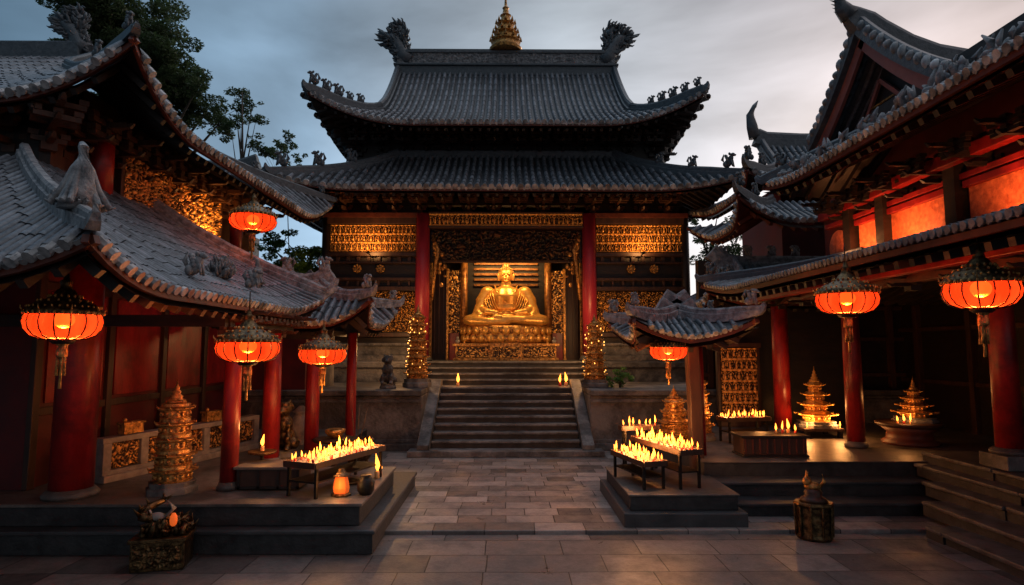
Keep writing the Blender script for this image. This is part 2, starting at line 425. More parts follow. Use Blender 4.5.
for k_, a_ in (('tile', 0.38), ('tile_end', 0.5), ('leaf', 0.45), ('leaf2', 0.4), ('wax', 0.2)): add_island(M[k_], a_)

def lantern_mat():
    m, t, b = newmat('lit silk shade')
    n = t.nodes.new; l = t.links.new
    t.nodes.remove(b)
    o = [x for x in t.nodes if x.type == 'OUTPUT_MATERIAL'][0]
    tc = n('ShaderNodeTexCoord')
    nz = n('ShaderNodeTexNoise'); nz.inputs['Scale'].default_value = 5; nz.inputs['Detail'].default_value = 4
    mp = n('ShaderNodeMapping'); mp.inputs['Scale'].default_value = (1, 1, 0.3)
    l(tc.outputs['Object'], mp.inputs[0]); l(mp.outputs[0], nz.inputs['Vector'])
    rp = n('ShaderNodeValToRGB')
    rp.color_ramp.elements[0].position = 0.38; rp.color_ramp.elements[0].color = (0.42, 0.016, 0.004, 1)
    rp.color_ramp.elements[1].position = 0.64; rp.color_ramp.elements[1].color = (0.95, 0.095, 0.016, 1)
    l(nz.outputs[0], rp.inputs[0])
    em = n('ShaderNodeEmission'); em.inputs['Strength'].default_value = 0.34
    l(rp.outputs[0], em.inputs['Color'])
    tl = n('ShaderNodeBsdfTranslucent'); tl.inputs['Color'].default_value = (0.22, 0.014, 0.003, 1)
    tr = n('ShaderNodeBsdfTransparent'); tr.inputs['Color'].default_value = (1.0, 0.30, 0.09, 1)
    ms = n('ShaderNodeMixShader'); ms.inputs[0].default_value = 0.45
    l(tl.outputs[0], ms.inputs[1]); l(tr.outputs[0], ms.inputs[2])
    ad = n('ShaderNodeAddShader'); l(em.outputs[0], ad.inputs[0]); l(ms.outputs[0], ad.inputs[1])
    l(ad.outputs[0], o.inputs['Surface'])
    return m
M['silk'] = lantern_mat()

def plight(name, loc, energy, col=(1, 0.45, 0.14), r=0.05, parent=None):
    d = bpy.data.lights.new(name, 'POINT'); d.energy = energy; d.color = col; d.shadow_soft_size = r
    o = bpy.data.objects.new(name, d); COL.objects.link(o); o.location = loc
    if parent is not None:
        o.parent = parent
    return o

def slight(name, loc, aim, energy, col, parent, cone=120):
    d = bpy.data.lights.new(name, 'SPOT'); d.energy = energy; d.color = col; d.shadow_soft_size = 0.04; d.spot_size = R(cone); d.spot_blend = 0.6
    o = bpy.data.objects.new(name, d); COL.objects.link(o); o.location = loc; o.parent = parent
    o.rotation_euler = V(aim).to_track_quat('-Z', 'Y').to_euler()
    return o

# ------------------------------------------------------------------ roofs
class Roof:
    """curved tiled roof with upturned corners. hip = plan width of the hips; full = plan depth of the long faces."""
    def __init__(s, cx, cy, ze, Wx, Wy, hip, full, rise, sag=0.45, A=0.6, B=0.2, Lc=1.5, sp=0.2, tl=0.34, open_ends=()):
        s.cx, s.cy, s.ze, s.Wx, s.Wy, s.hip, s.full, s.rise, s.sag = cx, cy, ze, Wx, Wy, hip, full, rise, sag
        s.A, s.B, s.Lc, s.sp, s.tl, s.open = A, B, Lc, sp, tl, set(open_ends)
        s.fr = {'F': (V((cx, cy - Wy, 0)), V((1, 0, 0)), V((0, 1, 0)), Wx), 'B': (V((cx, cy + Wy, 0)), V((-1, 0, 0)), V((0, -1, 0)), Wx),
                'R': (V((cx + Wx, cy, 0)), V((0, 1, 0)), V((-1, 0, 0)), Wy), 'L': (V((cx - Wx, cy, 0)), V((0, -1, 0)), V((1, 0, 0)), Wy)}
    def zf(s, d):
        t = d / s.full
        return s.rise * ((1 - s.sag) * t + s.sag * t * t)
    def isopen(s, side, u):
        return (side, 1 if u >= 0 else -1) in s.open
    def dmax(s, side, u, inner=False):
        W = s.fr[side][3]
        if s.isopen(side, u): return s.hip if side in 'RL' else s.full
        if side in 'FB':
            if abs(u) <= s.Wx - s.hip + 1e-6 and (inner or abs(u) < s.Wx - s.hip - 1e-6): return s.full
            return max(0.0, W - abs(u))
        return max(0.0, min(s.hip, W - abs(u)))
    def pos(s, side, u, d, h=0.0):
        o, ud, dd, W = s.fr[side]
        dd_ = 0 if s.isopen(side, u) else d
        q = max(0.0, (abs(u) + dd_ - (W - s.Lc)) / s.Lc)
        q = min(q, 1.15)
        fade = max(0.0, 1 - d / (s.hip * 0.95 if s.hip > 0 else 1)) ** 1.6
        w = q ** 2.3 * fade
        sg = 1 if u >= 0 else -1
        p = o + ud * (u + sg * s.B * w) + dd * (d - s.B * w)
        p.z = s.ze + s.zf(d) + s.A * w + h
        return p
    def nrm(s, side, u, d):
        e = 0.03
        a = s.pos(side, u, d + e) - s.pos(side, u, max(0, d - e)); b = s.pos(side, u + e, d) - s.pos(side, u - e, d)
        n = b.cross(a)
        return n.normalized() if n.length > 1e-9 else V((0, 0, 1))
    def us(s, side):
        W = s.fr[side][3]
        n = int(W / s.sp)
        return [k * s.sp for k in range(-n, n + 1) if abs(k * s.sp) < W - 0.04]
    def surface(s, mb, side, h=0.0, dlim=None, d0=0.0, flip=False, rows=9):
        W = s.fr[side][3]; G = s.Wx - s.hip
        cuts = [-W, W] if side in 'RL' or G <= 0.01 or s.full == s.hip else [-W, -G, G, W]
        if len(cuts) == 4 and side in 'FB':
            if (side, -1) in s.open: cuts.remove(-G)
            if (side, 1) in s.open: cuts.remove(G)
        for a, b in zip(cuts[:-1], cuts[1:]):
            n = max(2, int((b - a) / s.sp))
            cols = []
            for i in range(n + 1):
                u = a + (b - a) * i / n
                inner = (abs(a + b) < 1e-6) or len(cuts) < 4
                dm = s.dmax(side, u, inner=inner)
                if not inner and abs(abs(u) - G) < 1e-6: dm = W - G
                if dlim: dm = min(dm, dlim)
                dm = max(dm, d0)
                cols.append([mb.pt(s.pos(side, u, d0 + (dm - d0) * j / rows, h)) for j in range(rows + 1)])
            for i in range(n):
                for j in range(rows):
                    q = (cols[i][j], cols[i + 1][j], cols[i + 1][j + 1], cols[i][j + 1])
                    mb.face(q[::-1] if flip else q, True)
    def rolls(s, mb, side, ends, r=None, drips=True):
        r = r or s.sp * 0.33
        o, ud, dd, W = s.fr[side]
        SEG = 6
        for u in s.us(side):
            dm = s.dmax(side, u)
            if dm < 0.12: continue
            nt_ = max(1, int(dm / s.tl))
            jit = random.uniform(-0.006, 0.006)
            prev = None
            for i in range(nt_):
                d0, d1 = dm * i / nt_, dm * (i + 1) / nt_
                for (d, rr) in ((d0, r * 1.08), (d1, r * 0.88)):
                    p = s.pos(side, u + jit, d); nn = s.nrm(side, u, d)
                    sd = (s.pos(side, u + 0.03, d) - s.pos(side, u - 0.03, d)).normalized()
                    ring = [mb.pt(p + sd * (rr * math.cos(PI * k / SEG)) + nn * (rr * 1.25 * math.sin(PI * k / SEG) + 0.012)) for k in range(SEG + 1)]
                    if prev is not None and d == d1:
                        for k in range(SEG):
                            mb.face((prev[k], prev[k + 1], ring[k + 1], ring[k]), abs(d - d1) < 1e-9)
                    prev = ring
            # round end tile
            p = s.pos(side, u + jit, 0); nn = s.nrm(side, u, 0.02)
            dirn = (s.pos(side, u, 0) - s.pos(side, u, 0.1)).normalized()
            ends.tube([p + nn * r * 0.25 - dirn * 0.05, p + nn * r * 0.25 + dirn * 0.035], [r * 1.22, r * 1.22], 9, sm=False)
            if drips:
                u2 = u + s.sp / 2
                if abs(u2) < W - 0.03:
                    p = s.pos(side, u2, 0); sd = (s.pos(side, u2 + .03, 0) - s.pos(side, u2 - .03, 0)).normalized()
                    a = r * 0.95
                    f = dirn * 0.012
                    base = [p + sd * -a, p + sd * a, p + sd * (a * .75) - nn * a * .8, p - nn * a * 1.5, p - sd * (a * .75) - nn * a * .8]
                    A_ = [ends.pt(q + f) for q in base]; B_ = [ends.pt(q - f) for q in base]
                    ends.face(A_); ends.face(B_[::-1])
                    for k in range(5): ends.face((A_[k], B_[k], B_[(k + 1) % 5], A_[(k + 1) % 5]))
    def eave(s, mb, side, h=-0.085, w=0.05, hh=0.065, din=0.05):
        W = s.fr[side][3]; n = max(6, int(W * 2 / 0.25))
        path = [s.pos(side, -W + 2 * W * i / n, din, h) for i in range(n + 1)]
        mb.sweep(path, [(-w / 2, -hh / 2), (w / 2, -hh / 2), (w / 2, hh / 2), (-w / 2, hh / 2)])
    def rafters(s, mb, side, dlim, sp=0.24, h=-0.22, w=0.075, d0=0.08):
        W = s.fr[side][3]; n = int(W / sp)
        for k in range(-n, n + 1):
            u = k * sp
            dm = min(s.dmax(side, u), dlim)
            if dm < 0.25: continue
            pts = [s.pos(side, u, d0 + (dm - d0) * i / 3, h) for i in range(4)]
            mb.sweep(pts, [(-w / 2, -w / 2), (w / 2, -w / 2), (w / 2, w / 2), (-w / 2, w / 2)])
    def hip_path(s, side, sg, h=0.08, n=10, ext=True, curl=1.0, full=True):
        """from the top down to the corner, then curling up past it. side F/B, sg = +1/-1 end of u"""
        pts = []
        G = s.Wx - s.hip
        if full and s.full > s.hip + 0.05 and side in 'FB':
            m = 6
            for i in range(m):
                d = s.full + (s.hip - s.full) * i / m
                pts.append(s.pos(side, sg * (G - 0.02), d, h))
        for i in range(n + 1):
            d = s.hip * (1 - i / n)
            W = s.fr[side][3]
            pts.append(s.pos(side, sg * (W - d), d, h))
        if ext:
            t = (pts[-1] - pts[-2]).normalized(); hz = V((t.x, t.y, 0)).normalized()
            p = pts[-1]
            pts += [p + hz * 0.12 * curl + V((0, 0, 0.09 * curl)), p + hz * 0.20 * curl + V((0, 0, 0.22 * curl)), p + hz * 0.22 * curl + V((0, 0, 0.38 * curl))]
        return pts

RSEC = [(-0.5, -0.6), (0.5, -0.6), (0.5, 0.1), (0.34, 0.16), (0.34, 0.5), (0.2, 0.68), (-0.2, 0.68), (-0.34, 0.5), (-0.34, 0.16), (-0.5, 0.1)]
def ridge(mb, path, w, h, taper=0, ntail=3):
    n = len(path)
    sc = [1.0] * n
    if taper:
        for i in range(ntail): sc[n - 1 - i] = taper + (1 - taper) * (i / ntail)
    mb.sweep(path, [(a * w, b * h) for a, b in RSEC], scales=sc)

def beast(mb, p, d, s=1.0, kind=0):
    """small crouching ridge animal facing along d"""
    d = V((d.x, d.y, 0)).normalized(); sd = V((-d.y, d.x, 0)); up = V((0, 0, 1))
    rot = Matrix((( d.x, sd.x, 0, 0), (d.y, sd.y, 0, 0), (0, 0, 1, 0), (0, 0, 0, 1)))
    q = lambda a, b, c: p + d * a * s + sd * b * s + up * c * s
    mb.ell(q(-0.02, 0, 0.10), (0.10 * s, 0.055 * s, 0.09 * s), 8, 6, rot)
    mb.ell(q(0.05, 0, 0.20), (0.06 * s, 0.05 * s, 0.07 * s), 8, 6, rot)
    mb.ell(q(0.09, 0, 0.27), (0.055 * s, 0.042 * s, 0.045 * s), 8, 6, rot)
    mb.ell(q(0.14, 0, 0.25), (0.035 * s, 0.028 * s, 0.025 * s), 6, 5, rot)
    mb.tube([q(-0.09, 0, 0.1), q(-0.15, 0, 0.2), q(-0.11, 0, 0.32)], [0.03 * s, 0.035 * s, 0.008 * s], 6)
    for b in (-0.035, 0.035):
        mb.tube([q(0.07, b, 0.16), q(0.1, b, 0.0)], [0.022 * s, 0.018 * s], 5)
        mb.ell(q(0.04, b * 1.3, 0.29), (0.03 * s, 0.025 * s, 0.035 * s), 6, 5)
        for z_ in range(4): mb.ell(q(0.0 - 0.02 * z_, b * (1.2 - .2 * z_), 0.13 + .045 * z_), (0.035 * s, 0.03 * s, 0.04 * s), 6, 4)
        mb.ell(q(-0.06, b * 1.4, 0.07), (0.06 * s, 0.035 * s, 0.07 * s), 6, 5)
    if kind == 1:
        mb.cone(q(-0.02, 0, 0.16), q(-0.06, 0, 0.34), 0.04 * s, 5)

def dragon_end(mb, p, sx, s=1.0):
    """ridge dragon: thick body rearing outward with open jaws, an upswept curled tail and a ragged mane; sx = outward direction in X"""
    q = lambda a, b, c: p + V((sx * a * s, b * s, c * s))
    p1 = [q(-0.35, 0, -0.12), q(-0.08, 0, 0.08), q(0.02, 0, 0.34), q(0.16, 0, 0.58), q(0.34, 0, 0.74), q(0.5, 0, 0.80)]
    mb.tube(p1, [0.26 * s, 0.27 * s, 0.24 * s, 0.22 * s, 0.21 * s, 0.15 * s], 10)
    mb.tube([q(0.44, 0, 0.84), q(0.62, 0, 0.90), q(0.74, 0, 0.98), q(0.78, 0, 1.08)], [0.12 * s, 0.10 * s, 0.07 * s, 0.03 * s], 8)
    mb.tube([q(0.40, 0, 0.68), q(0.58, 0, 0.64), q(0.70, 0, 0.66)], [0.10 * s, 0.07 * s, 0.03 * s], 8)
    p2 = [q(0.0, 0, 0.42), q(-0.10, 0, 0.70), q(-0.06, 0, 0.98), q(0.08, 0, 1.16), q(0.22, 0, 1.14)]
    mb.tube(p2, [0.16 * s, 0.15 * s, 0.13 * s, 0.11 * s, 0.07 * s], 8)
    rnd = random.Random(int(s * 100) + (3 if sx > 0 else 5))
    for path, n_, r0 in ((p1, 190, 0.22), (p2, 80, 0.11)):
        for i in range(n_):
            t = rnd.random(); k = min(len(path) - 2, int(t * (len(path) - 1)))
            f = t * (len(path) - 1) - k
            c = path[k].lerp(path[k + 1], f); tg = (path[k + 1] - path[k]).normalized()
            a = rnd.uniform(0, 2 * PI)
            dv = V((sx * math.cos(a), rnd.uniform(-0.8, 0.8), math.sin(a))).normalized()
            e1 = c + dv * (r0 + 0.08) * s; l_ = rnd.uniform(0.08, 0.2) * s
            mb.tube([c + dv * r0 * s * .8, e1, e1 + dv * l_ * .5 + tg * l_ * .6, e1 + dv * l_ * .4 + tg * l_ * 1.1], [0.055 * s, 0.05 * s, 0.032 * s, 0.008 * s], 5)
    for b in (0.08, -0.08):
        mb.tube([q(0.36, b, 0.9), q(0.26, b * 2.0, 1.08), q(0.36, b * 2.2, 1.26)], [0.05 * s, 0.04 * s, 0.012 * s], 5)

def bracket_mesh(name, w, out_, h, wood, parent_dummy=None):
    """a bracket set: three tiers of crossed arms with bearing blocks stepping outwards (local: +x along wall, -y outward, z up)"""
    mb = MB()
    mb.box((0, 0.02, h * 0.09), (w * 0.28, w * 0.28, h * 0.18))
    for i in range(3):
        z = h * (0.22 + i * 0.28); o = out_ * (i + 1) / 3
        mb.box((0, -o / 2, z), (w * 0.13, o + 0.08, h * 0.13))
        # curved nose of the arm
        mb.sweep([(0, -o, z), (0, -o - 0.07, z - 0.01), (0, -o - 0.12, z + h * 0.06)], [(-w * .06, -h * .05), (w * .06, -h * .05), (w * .06, h * .05), (-w * .06, h * .05)], scales=[1, .9, .4])
        for k in range(i + 1 if i < 2 else 2):
            oo = out_ * (k + 1) / 3 if k or i else 0.0
            L_ = w * (0.62 + 0.16 * i)
            mb.box((0, -oo, z + h * 0.02), (L_, w * 0.12, h * 0.11))
            for sx in (-1, 0, 1):
                mb.box((sx * L_ * 0.44, -oo, z + h * 0.13), (w * 0.17, w * 0.17, h * 0.11))
    return mb

def bracket_row(parent, proto, a, b, n, rz):
    for i in range(n):
        t = i / (n - 1) if n > 1 else 0.5
        p = V(a).lerp(V(b), t)
        o = proto.copy(); COL.objects.link(o); o.parent = parent
        w = parent; off = V((0, 0, 0))
        while w is not None: off += w.location; w = w.parent
        o.location = p - off; o.rotation_euler = (0, 0, rz)

def relief(w, h, nx, ny, fn, depth, M_=None):
    """carved panel in the XZ plane facing -Y, centred at the origin"""
    mb = MB(); mb.M = M_
    ids = []; att = []
    for j in range(ny + 1):
        for i in range(nx + 1):
            x = -w / 2 + w * i / nx; z = -h / 2 + h * j / ny
            v = max(0.0, min(1.0, fn(x, z)))
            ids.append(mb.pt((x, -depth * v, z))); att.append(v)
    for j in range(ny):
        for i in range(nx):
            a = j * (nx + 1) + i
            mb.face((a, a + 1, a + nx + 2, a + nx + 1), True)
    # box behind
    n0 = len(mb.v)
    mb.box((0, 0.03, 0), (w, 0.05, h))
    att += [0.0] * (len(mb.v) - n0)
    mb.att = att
    return mb

def scroll(seed, s=1.0):
    o = V((seed * 7.3, seed * 3.1, seed))
    def fn(x, z):
        p = V((x * 9 * s, z * 9 * s, 0)) + o
        d = noise.noise_vector(p * 0.45) * 1.3
        v = noise.voronoi(p + d)[0]
        e = min(1, (v[1] - v[0]) * 1.7)
        q = 1 - abs(noise.noise(p * 1.6 + d)) * 2.4
        return 0.55 * e + 0.5 * max(0, q) - 0.1
    return fn

def figures(w, rows, cw, h, seed=0):
    """rows of niches, each with a small figure under an arch, between carved rails"""
    base = scroll(seed, 2.3)
    rh = h / rows
    def fn(x, z):
        zz = (z + h / 2) / rh; r = int(max(0, min(rows - 1, math.floor(zz)))); lz = zz - r
        if lz < 0.09 or lz > 0.91: return 0.75 + 0.25 * math.sin(x * 60)
        wv = noise.noise(V((x * 3.1, z * 5, seed * 2.3))); lz = lz + wv * 0.12; xx = x / cw + (0.5 if r % 2 else 0) + noise.noise(V((x * 2.2, r * 3.3, seed))) * 0.8; lx = xx - math.floor(xx) - 0.5
        k = noise.noise(V((math.floor(xx) * 3.7, r * 5.1, seed))) * 0.08
        body = 1 - ((lx / 0.2) ** 2 + ((lz - 0.34 - k) / 0.25) ** 2)
        head = 1 - ((lx - k) ** 2 / 0.10 ** 2 + ((lz - 0.66 - k) / 0.12) ** 2)
        arch = 1 - abs(math.hypot(lx, (lz - 0.45) * 0.9) - 0.40) / 0.06
        v = max(body, head, 0) ** 0.5 * 1.0 if max(body, head) > 0 else 0
        v = max(v, 0.8 * max(0, arch))
        return max(v, 0.62 * base(x, z)) if v > 0.05 else 0.62 * base(x, z)
    return fn

def roof_build(r, parent, sides, mats=('tile', 'tile_end', 'eave_red', 'dark_wood'), hips=(), dsof=1.5, raf=True, rw=0.17, rh=0.2, curl=1.0,
               figs=0, fs=0.8, ridge_mat='ridge', name='roof', drips=True, inner_sides=None, fig_mat=None):
    t = MB(); t0 = MB(); e = MB(); b = MB(); sf = MB(); rf = MB()
    for s_ in sides:
        r.surface(t0, s_); r.rolls(t, s_, e, drips=drips)
        r.eave(b, s_)
        r.surface(sf, s_, h=-0.17, dlim=dsof, d0=0.05, flip=True, rows=4)
        if raf: r.rafters(rf, s_, dsof)
    ro = t0.build(name, M['pan'], parent)
    t.build('tile_rows', M[mats[0]], ro)
    e.build('eave_tiles', M[mats[1]], ro)
    b.build('eave_board', M[mats[2]], ro)
    sf.build('soffit', M[mats[3]], ro)
    if raf: rf.build('rafters', M[mats[3]], ro)
    for (s_, sg) in hips:
        pts = r.hip_path(s_, sg, curl=curl)
        h = MB(); ridge(h, pts, rw, rh, taper=0.16, ntail=5)
        h.build('hip_ridge', M[ridge_mat], ro)
        nf = figs
        path = r.hip_path(s_, sg, ext=False, h=0.08 + rh * 0.6, n=40, full=False)
        for i in range(nf):
            k = 39 - int(2 + i * 30.0 / max(nf, 1))
            if k < 1: break
            d = (path[min(k + 1, 40)] - path[k - 1])
            m = MB(); beast(m, path[k], d, fs * random.uniform(0.85, 1.25), i % 2)
            m.build('ridge_animal', M[fig_mat or ridge_mat], ro)
    return ro

# ------------------------------------------------------------------ ground and courtyard (the setting)
g = MB(); g.face([g.pt(p) for p in ((-400, -60, -0.30), (400, -60, -0.30), (400, 700, -0.30), (-400, 700, -0.30))])
tag(g.build('ground', M['dark_slab']), kind='structure')
g = MB()
g.bx(-14, 14, -3, 7.5, -0.28, -0.05)
tag(g.build('lower_pavement', M['paving_low']), kind='structure')
g = MB()
g.bx(-14, 14, 7.5, 16, -0.29, 0.0)
tag(g.build('courtyard_pavement', M['paving'], bevel=0.012), kind='structure')

# ------------------------------------------------------------------ main temple
YW = 17.0          # wall plane
FLOOR = 1.84
temple = thing('temple_hall', 'large two-roofed temple hall with crimson columns and gilded panels at the head of the stairs', 'temple', (0, 20, 0))
# podium under hall (upper landing level)
mb = MB()
mb.bx(-5.4, 5.4, 16.42, 24, 0.0, FLOOR)
mb.bx(-5.5, 5.5, 16.36, 16.9, FLOOR - 0.17, FLOOR - 0.02)
mb.build('podium', M['stone'], temple, bevel=0.02)
# side walls and wall carcass: left bay, right bay, back, ceiling
xcol = 2.36
mb = MB()
for sx in (-1, 1):
    mb.bx(sx * 2.5, sx * 5.1, YW + 0.02, YW + 0.3, FLOOR, 6.5)
    mb.bx(sx * 4.95, sx * 5.1, YW + 0.3, 24, FLOOR, 6.5)
    mb.bx(sx * 2.45, sx * 2.56, YW + 0.3, 20.4, FLOOR, 6.3)
mb.bx(-2.6, 2.6, 20.4, 20.6, FLOOR, 6.3)
mb.bx(-5.1, 5.1, YW - 0.02, 24, 6.3, 6.5)
mb.bx(-4.7, 4.7, 17.7, 22.3, 6.5, 8.9)
mb.build('wall', M['dark_wood'], temple)
# horizontal beams and ledges on the two bays
def zz(py, Y=YW): return P(506, py, Y).z
for sx in (-1, 1):
    mb = MB()
    for (y0, y1, pr) in ((218, 225, .16), (253, 257, .14), (262, 264, .1), (278, 281, .12), (287, 291, .16), (333, 337, .14), (345, 348, .10), (354, 358, .16)):
        mb.bx(sx * 2.55, sx * 5.15, YW - pr, YW + 0.04, zz(y1), zz(y0))
    for k in range(9):   # little carved posts between beams
        x = sx * (2.75 + k * 0.29)
        mb.bx(x - 0.035, x + 0.035, YW - 0.08, YW + 0.03, zz(287), zz(281))
        mb.bx(x - 0.05, x + 0.05, YW - 0.07, YW + 0.03, zz(262), zz(257))
    mb.build('beams', M['brown_wood'], temple, bevel=0.01)
for sx in (-1, 1):
    zc = (zz(226) + zz(252)) / 2; hh = zz(226) - zz(252)
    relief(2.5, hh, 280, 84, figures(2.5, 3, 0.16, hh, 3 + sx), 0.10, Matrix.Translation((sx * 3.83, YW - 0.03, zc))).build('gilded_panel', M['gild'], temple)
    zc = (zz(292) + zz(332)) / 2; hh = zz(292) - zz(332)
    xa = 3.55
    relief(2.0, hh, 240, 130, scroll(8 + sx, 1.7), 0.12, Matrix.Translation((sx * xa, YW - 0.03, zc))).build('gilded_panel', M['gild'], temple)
    for k in (-1, 1):
        m = MB(); c = V((sx * 3.9 + k * 0.33, YW - 0.03, zz(269)))
        m.tube([c, c - V((0, 0.06, 0))], [0.13, 0.11], 8, sm=False); m.tube([c - V((0, .05, 0)), c - V((0, 0.1, 0))], [0.06, 0.04], 10)
        for a in range(8):
            m.ell(c + V((0.1 * math.cos(a * PI / 4), -0.06, 0.1 * math.sin(a * PI / 4))), (0.035, 0.02, 0.035), 6, 4)
        m.build('rosette', M['gold_old'], temple)
    # stone base courses carved under the panel
    m = MB()
    m.bx(sx * 2.55, sx * 5.2, YW - 0.35, YW, FLOOR, FLOOR + 0.16)
    m.bx(sx * 2.55, sx * 5.15, YW - 0.22, YW, FLOOR + 0.16, FLOOR + 0.42)
    m.bx(sx * 2.55, sx * 5.18, YW - 0.28, YW, FLOOR + 0.42, FLOOR + 0.5)
    m.build('stone_base', M['stone'], temple, bevel=0.015)
# columns
for sx in (-1, 1):
    m = MB(); m.tube([(sx * xcol, YW - 0.15, FLOOR + 0.14), (sx * xcol, YW - 0.15, FLOOR + 2.5), (sx * xcol, YW - 0.15, 6.0)], [0.205, 0.2, 0.185], 24)
    c = m.build('column', M['crimson'], temple)
    m = MB(); m.lathe([(0.3, 0), (0.31, 0.05), (0.27, 0.1), (0.24, 0.15)], 20, (sx * xcol, YW - 0.15, FLOOR)); m.build('column_base', M['stone'], c)
for sx in (-1, 1):     # outer corner posts
    m = MB(); m.tube([(sx * 5.12, YW - 0.05, FLOOR), (sx * 5.12, YW - 0.05, 6.2)], [0.13, 0.12], 14); m.build('column', M['dark_wood'], temple)
# gilded lintel
zl = (zz(215) + zz(228)) / 2; hl = zz(215) - zz(228)
relief(4.34, hl * 0.9, 240, 24, figures(4.3, 1, 0.13, hl * .9, 21), 0.07, Matrix.Translation((0, YW - 0.2, zl))).build('lintel_panel', M['gild'], temple)
m = MB(); m.bx(-2.2, 2.2, YW - 0.26, YW - .05, zl + hl * .46, zl + hl * .6); m.bx(-2.2, 2.2, YW - 0.26, YW - 0.05, zl - hl * .62, zl - hl * .46)
m.bx(-2.2, 2.2, YW - 0.1, YW + 0.1, zl - hl * .6, zl + hl * .6)
m.bx(-2.45, 2.45, YW + .1, YW + .22, zz(262), zz(228))
m.build('lintel', M['brown_wood'], temple, bevel=0.01)
m = MB()
for k in range(11):
    x = -2.1 + k * 0.42
    m.bx(x - 0.05, x + 0.05, YW + 0.02, YW + .12, zz(258), zz(232))
for zy in (236, 246, 256): m.bx(-2.3, 2.3, YW + 0.04, YW + 0.13, zz(zy) - 0.03, zz(zy) + 0.03)
m.build('transom', M['dark_wood'], temple)
# carved corner brackets inside the bay
for sx in (-1, 1):
    m = MB(); rn = random.Random(5)
    for k in range(42):
        t = rn.random(); x = sx * (2.08 - 0.38 * t * rn.random()); z = zz(240) - 1.5 * t * (0.3 + 0.7 * rn.random())
        m.ell((x, YW + rn.uniform(-0.05, 0.12), z), (rn.uniform(.03, .07), .05, rn.uniform(.04, .10)), 6, 5)
    m.tube([(sx * 2.1, YW, zz(235)), (sx * 1.95, YW, zz(250)), (sx * 2.05, YW, zz(275)), (sx * 2.1, YW, zz(300))], [0.06, 0.07, 0.05, 0.03], 6)
    m.build('carved_bracket', M['gold_old'], temple)
# shrine inside: inner pillars, jambs, slatted screen, ceiling
for sx in (-1, 1):
    xi = sx * (506 - P(467, 300, 18.3).x * 0 - 506 + 1.18)
    m = MB(); m.tube([(sx * 1.28, 18.2, FLOOR), (sx * 1.28, 18.2, 5.3)], [0.11, 0.11], 16); m.build('shrine_pillar', M['gilt_dark'], temple)
    m = MB(); m.bx(sx * 1.42, sx * 1.72, 18.25, 18.33, FLOOR, 4.0); m.build('shrine_panel', M['red'], temple)
    m = MB(); m.bx(sx * 1.74, sx * 1.80, 18.1, 18.3, FLOOR, 4.6); m.bx(sx * 2.16, sx * 2.22, 17.4, 17.5, FLOOR, 4.9); m.build('door_jamb', M['gold_old'], temple)
    m = MB(); m.bx(sx * 1.82, sx * 2.42, 18.2, 18.28, FLOOR, 4.6)
    for k in range(4): m.bx(sx * (1.88 + k * .14), sx * (1.9 + k * .14), 18.14, 18.2, FLOOR + .2, 4.5)
    m.build('door_leaf', M['brown_wood'], temple)
    relief(0.5, 1.9, 24, 80, scroll(31 + sx, 1.3), 0.08, Matrix.Translation((sx * 1.56, 18.22, 3.6))).build('gilded_jamb_panel', M['gild'], temple)
m = MB()
m.bx(-1.4, 1.4, 18.0, 18.2, 5.05, 5.2); m.bx(-2.4, 2.4, 18.2, 18.3, 5.05, 6.2)
m.build('shrine_beam', M['dark_wood'], temple)
m = MB(); m.bx(-1.3, 1.3, 19.12, 19.3, FLOOR, 5.8); m.build('shrine_back', M['dark_wood'], temple)
for k in range(6):
    z = 4.2 + k * 0.17
    m = MB(); m.bx(-1.02, 1.02, 19.0, 19.08, z - 0.035, z + 0.035); m.build('screen_slat', M['gilt_dark'], temple)
m = MB(); m.bx(-2.45, 2.45, YW + 0.3, 20.4, 5.9, 6.0); m.build('ceiling', M['dark_wood'], temple)

relief(4.2, zz(231) - zz(260), 260, 50, scroll(88, 0.9), 0.1, Matrix.Translation((0, YW + 0.02, (zz(231) + zz(260)) / 2))).build('transom_carving', M['gild_dark'], temple)
# lower roof
LR = Roof(0, 20.0, P(506, 187, 15.0).z, 5.75, 5.0, 2.55, 2.55, 1.62, sag=0.35, A=0.26, B=0.2, Lc=2.0, sp=0.185)
ro = roof_build(LR, temple, 'FRL', hips=(('F', 1), ('F', -1)), dsof=2.2, rw=0.2, rh=0.24, curl=0.5, figs=3, fs=1.0, name='lower_roof')
m = MB()
for s_ in 'FRL':
    W = LR.fr[s_][3] - LR.hip
    ridge(m, [LR.pos(s_, -W, LR.hip, 0.06), LR.pos(s_, W, LR.hip, 0.06)], 0.2, 0.2)
m.build('top_ridge', M['ridge'], ro)
br = bracket_mesh('bracket', 0.62, 0.75, 0.62, None).build('bracket', M['brown_wood'], ro, world_coords=False)
bracket_row(ro, br, (-4.6, YW - 0.05, 6.02), (4.6, YW - 0.05, 6.02), 14, 0)
br.location = V((5.1, 18.2, 6.02)) - V((0, 20, 0)); br.rotation_euler = (0, 0, R(90))
m = MB(); m.bx(-5.2, 5.2, YW - 0.2, YW + 0.1, 5.9, 6.03); m.bx(-5.0, 5.0, YW - 0.9, YW - 0.78, 6.45, 6.6); m.build('bracket_beam', M['eave_red'], ro)

for sx, nm in ((-1, 'left'), (1, 'right')):
    u = thing('added_panel_lamp', 'added lamp brightening the upper gilded panel, %s bay of the temple' % nm, 'lamp', (sx * 3.8, YW - 0.62, zz(257)))  # extra lamps added to brighten the gilded panels
    m = MB(); m.lathe([(0.05, 0), (0.06, 0.03), (0.04, 0.06)], 12); m.bar((0, 0, 0.02), (0, 0.6, -0.03), 0.02, 0.02); m.build('lamp_body', M['iron'], u, world_coords=False)
    slight('lamp_light', (0, -0.02, 0.08), (0, 0.6, 0.62), 34, (1, 0.45, 0.14), u, 150)
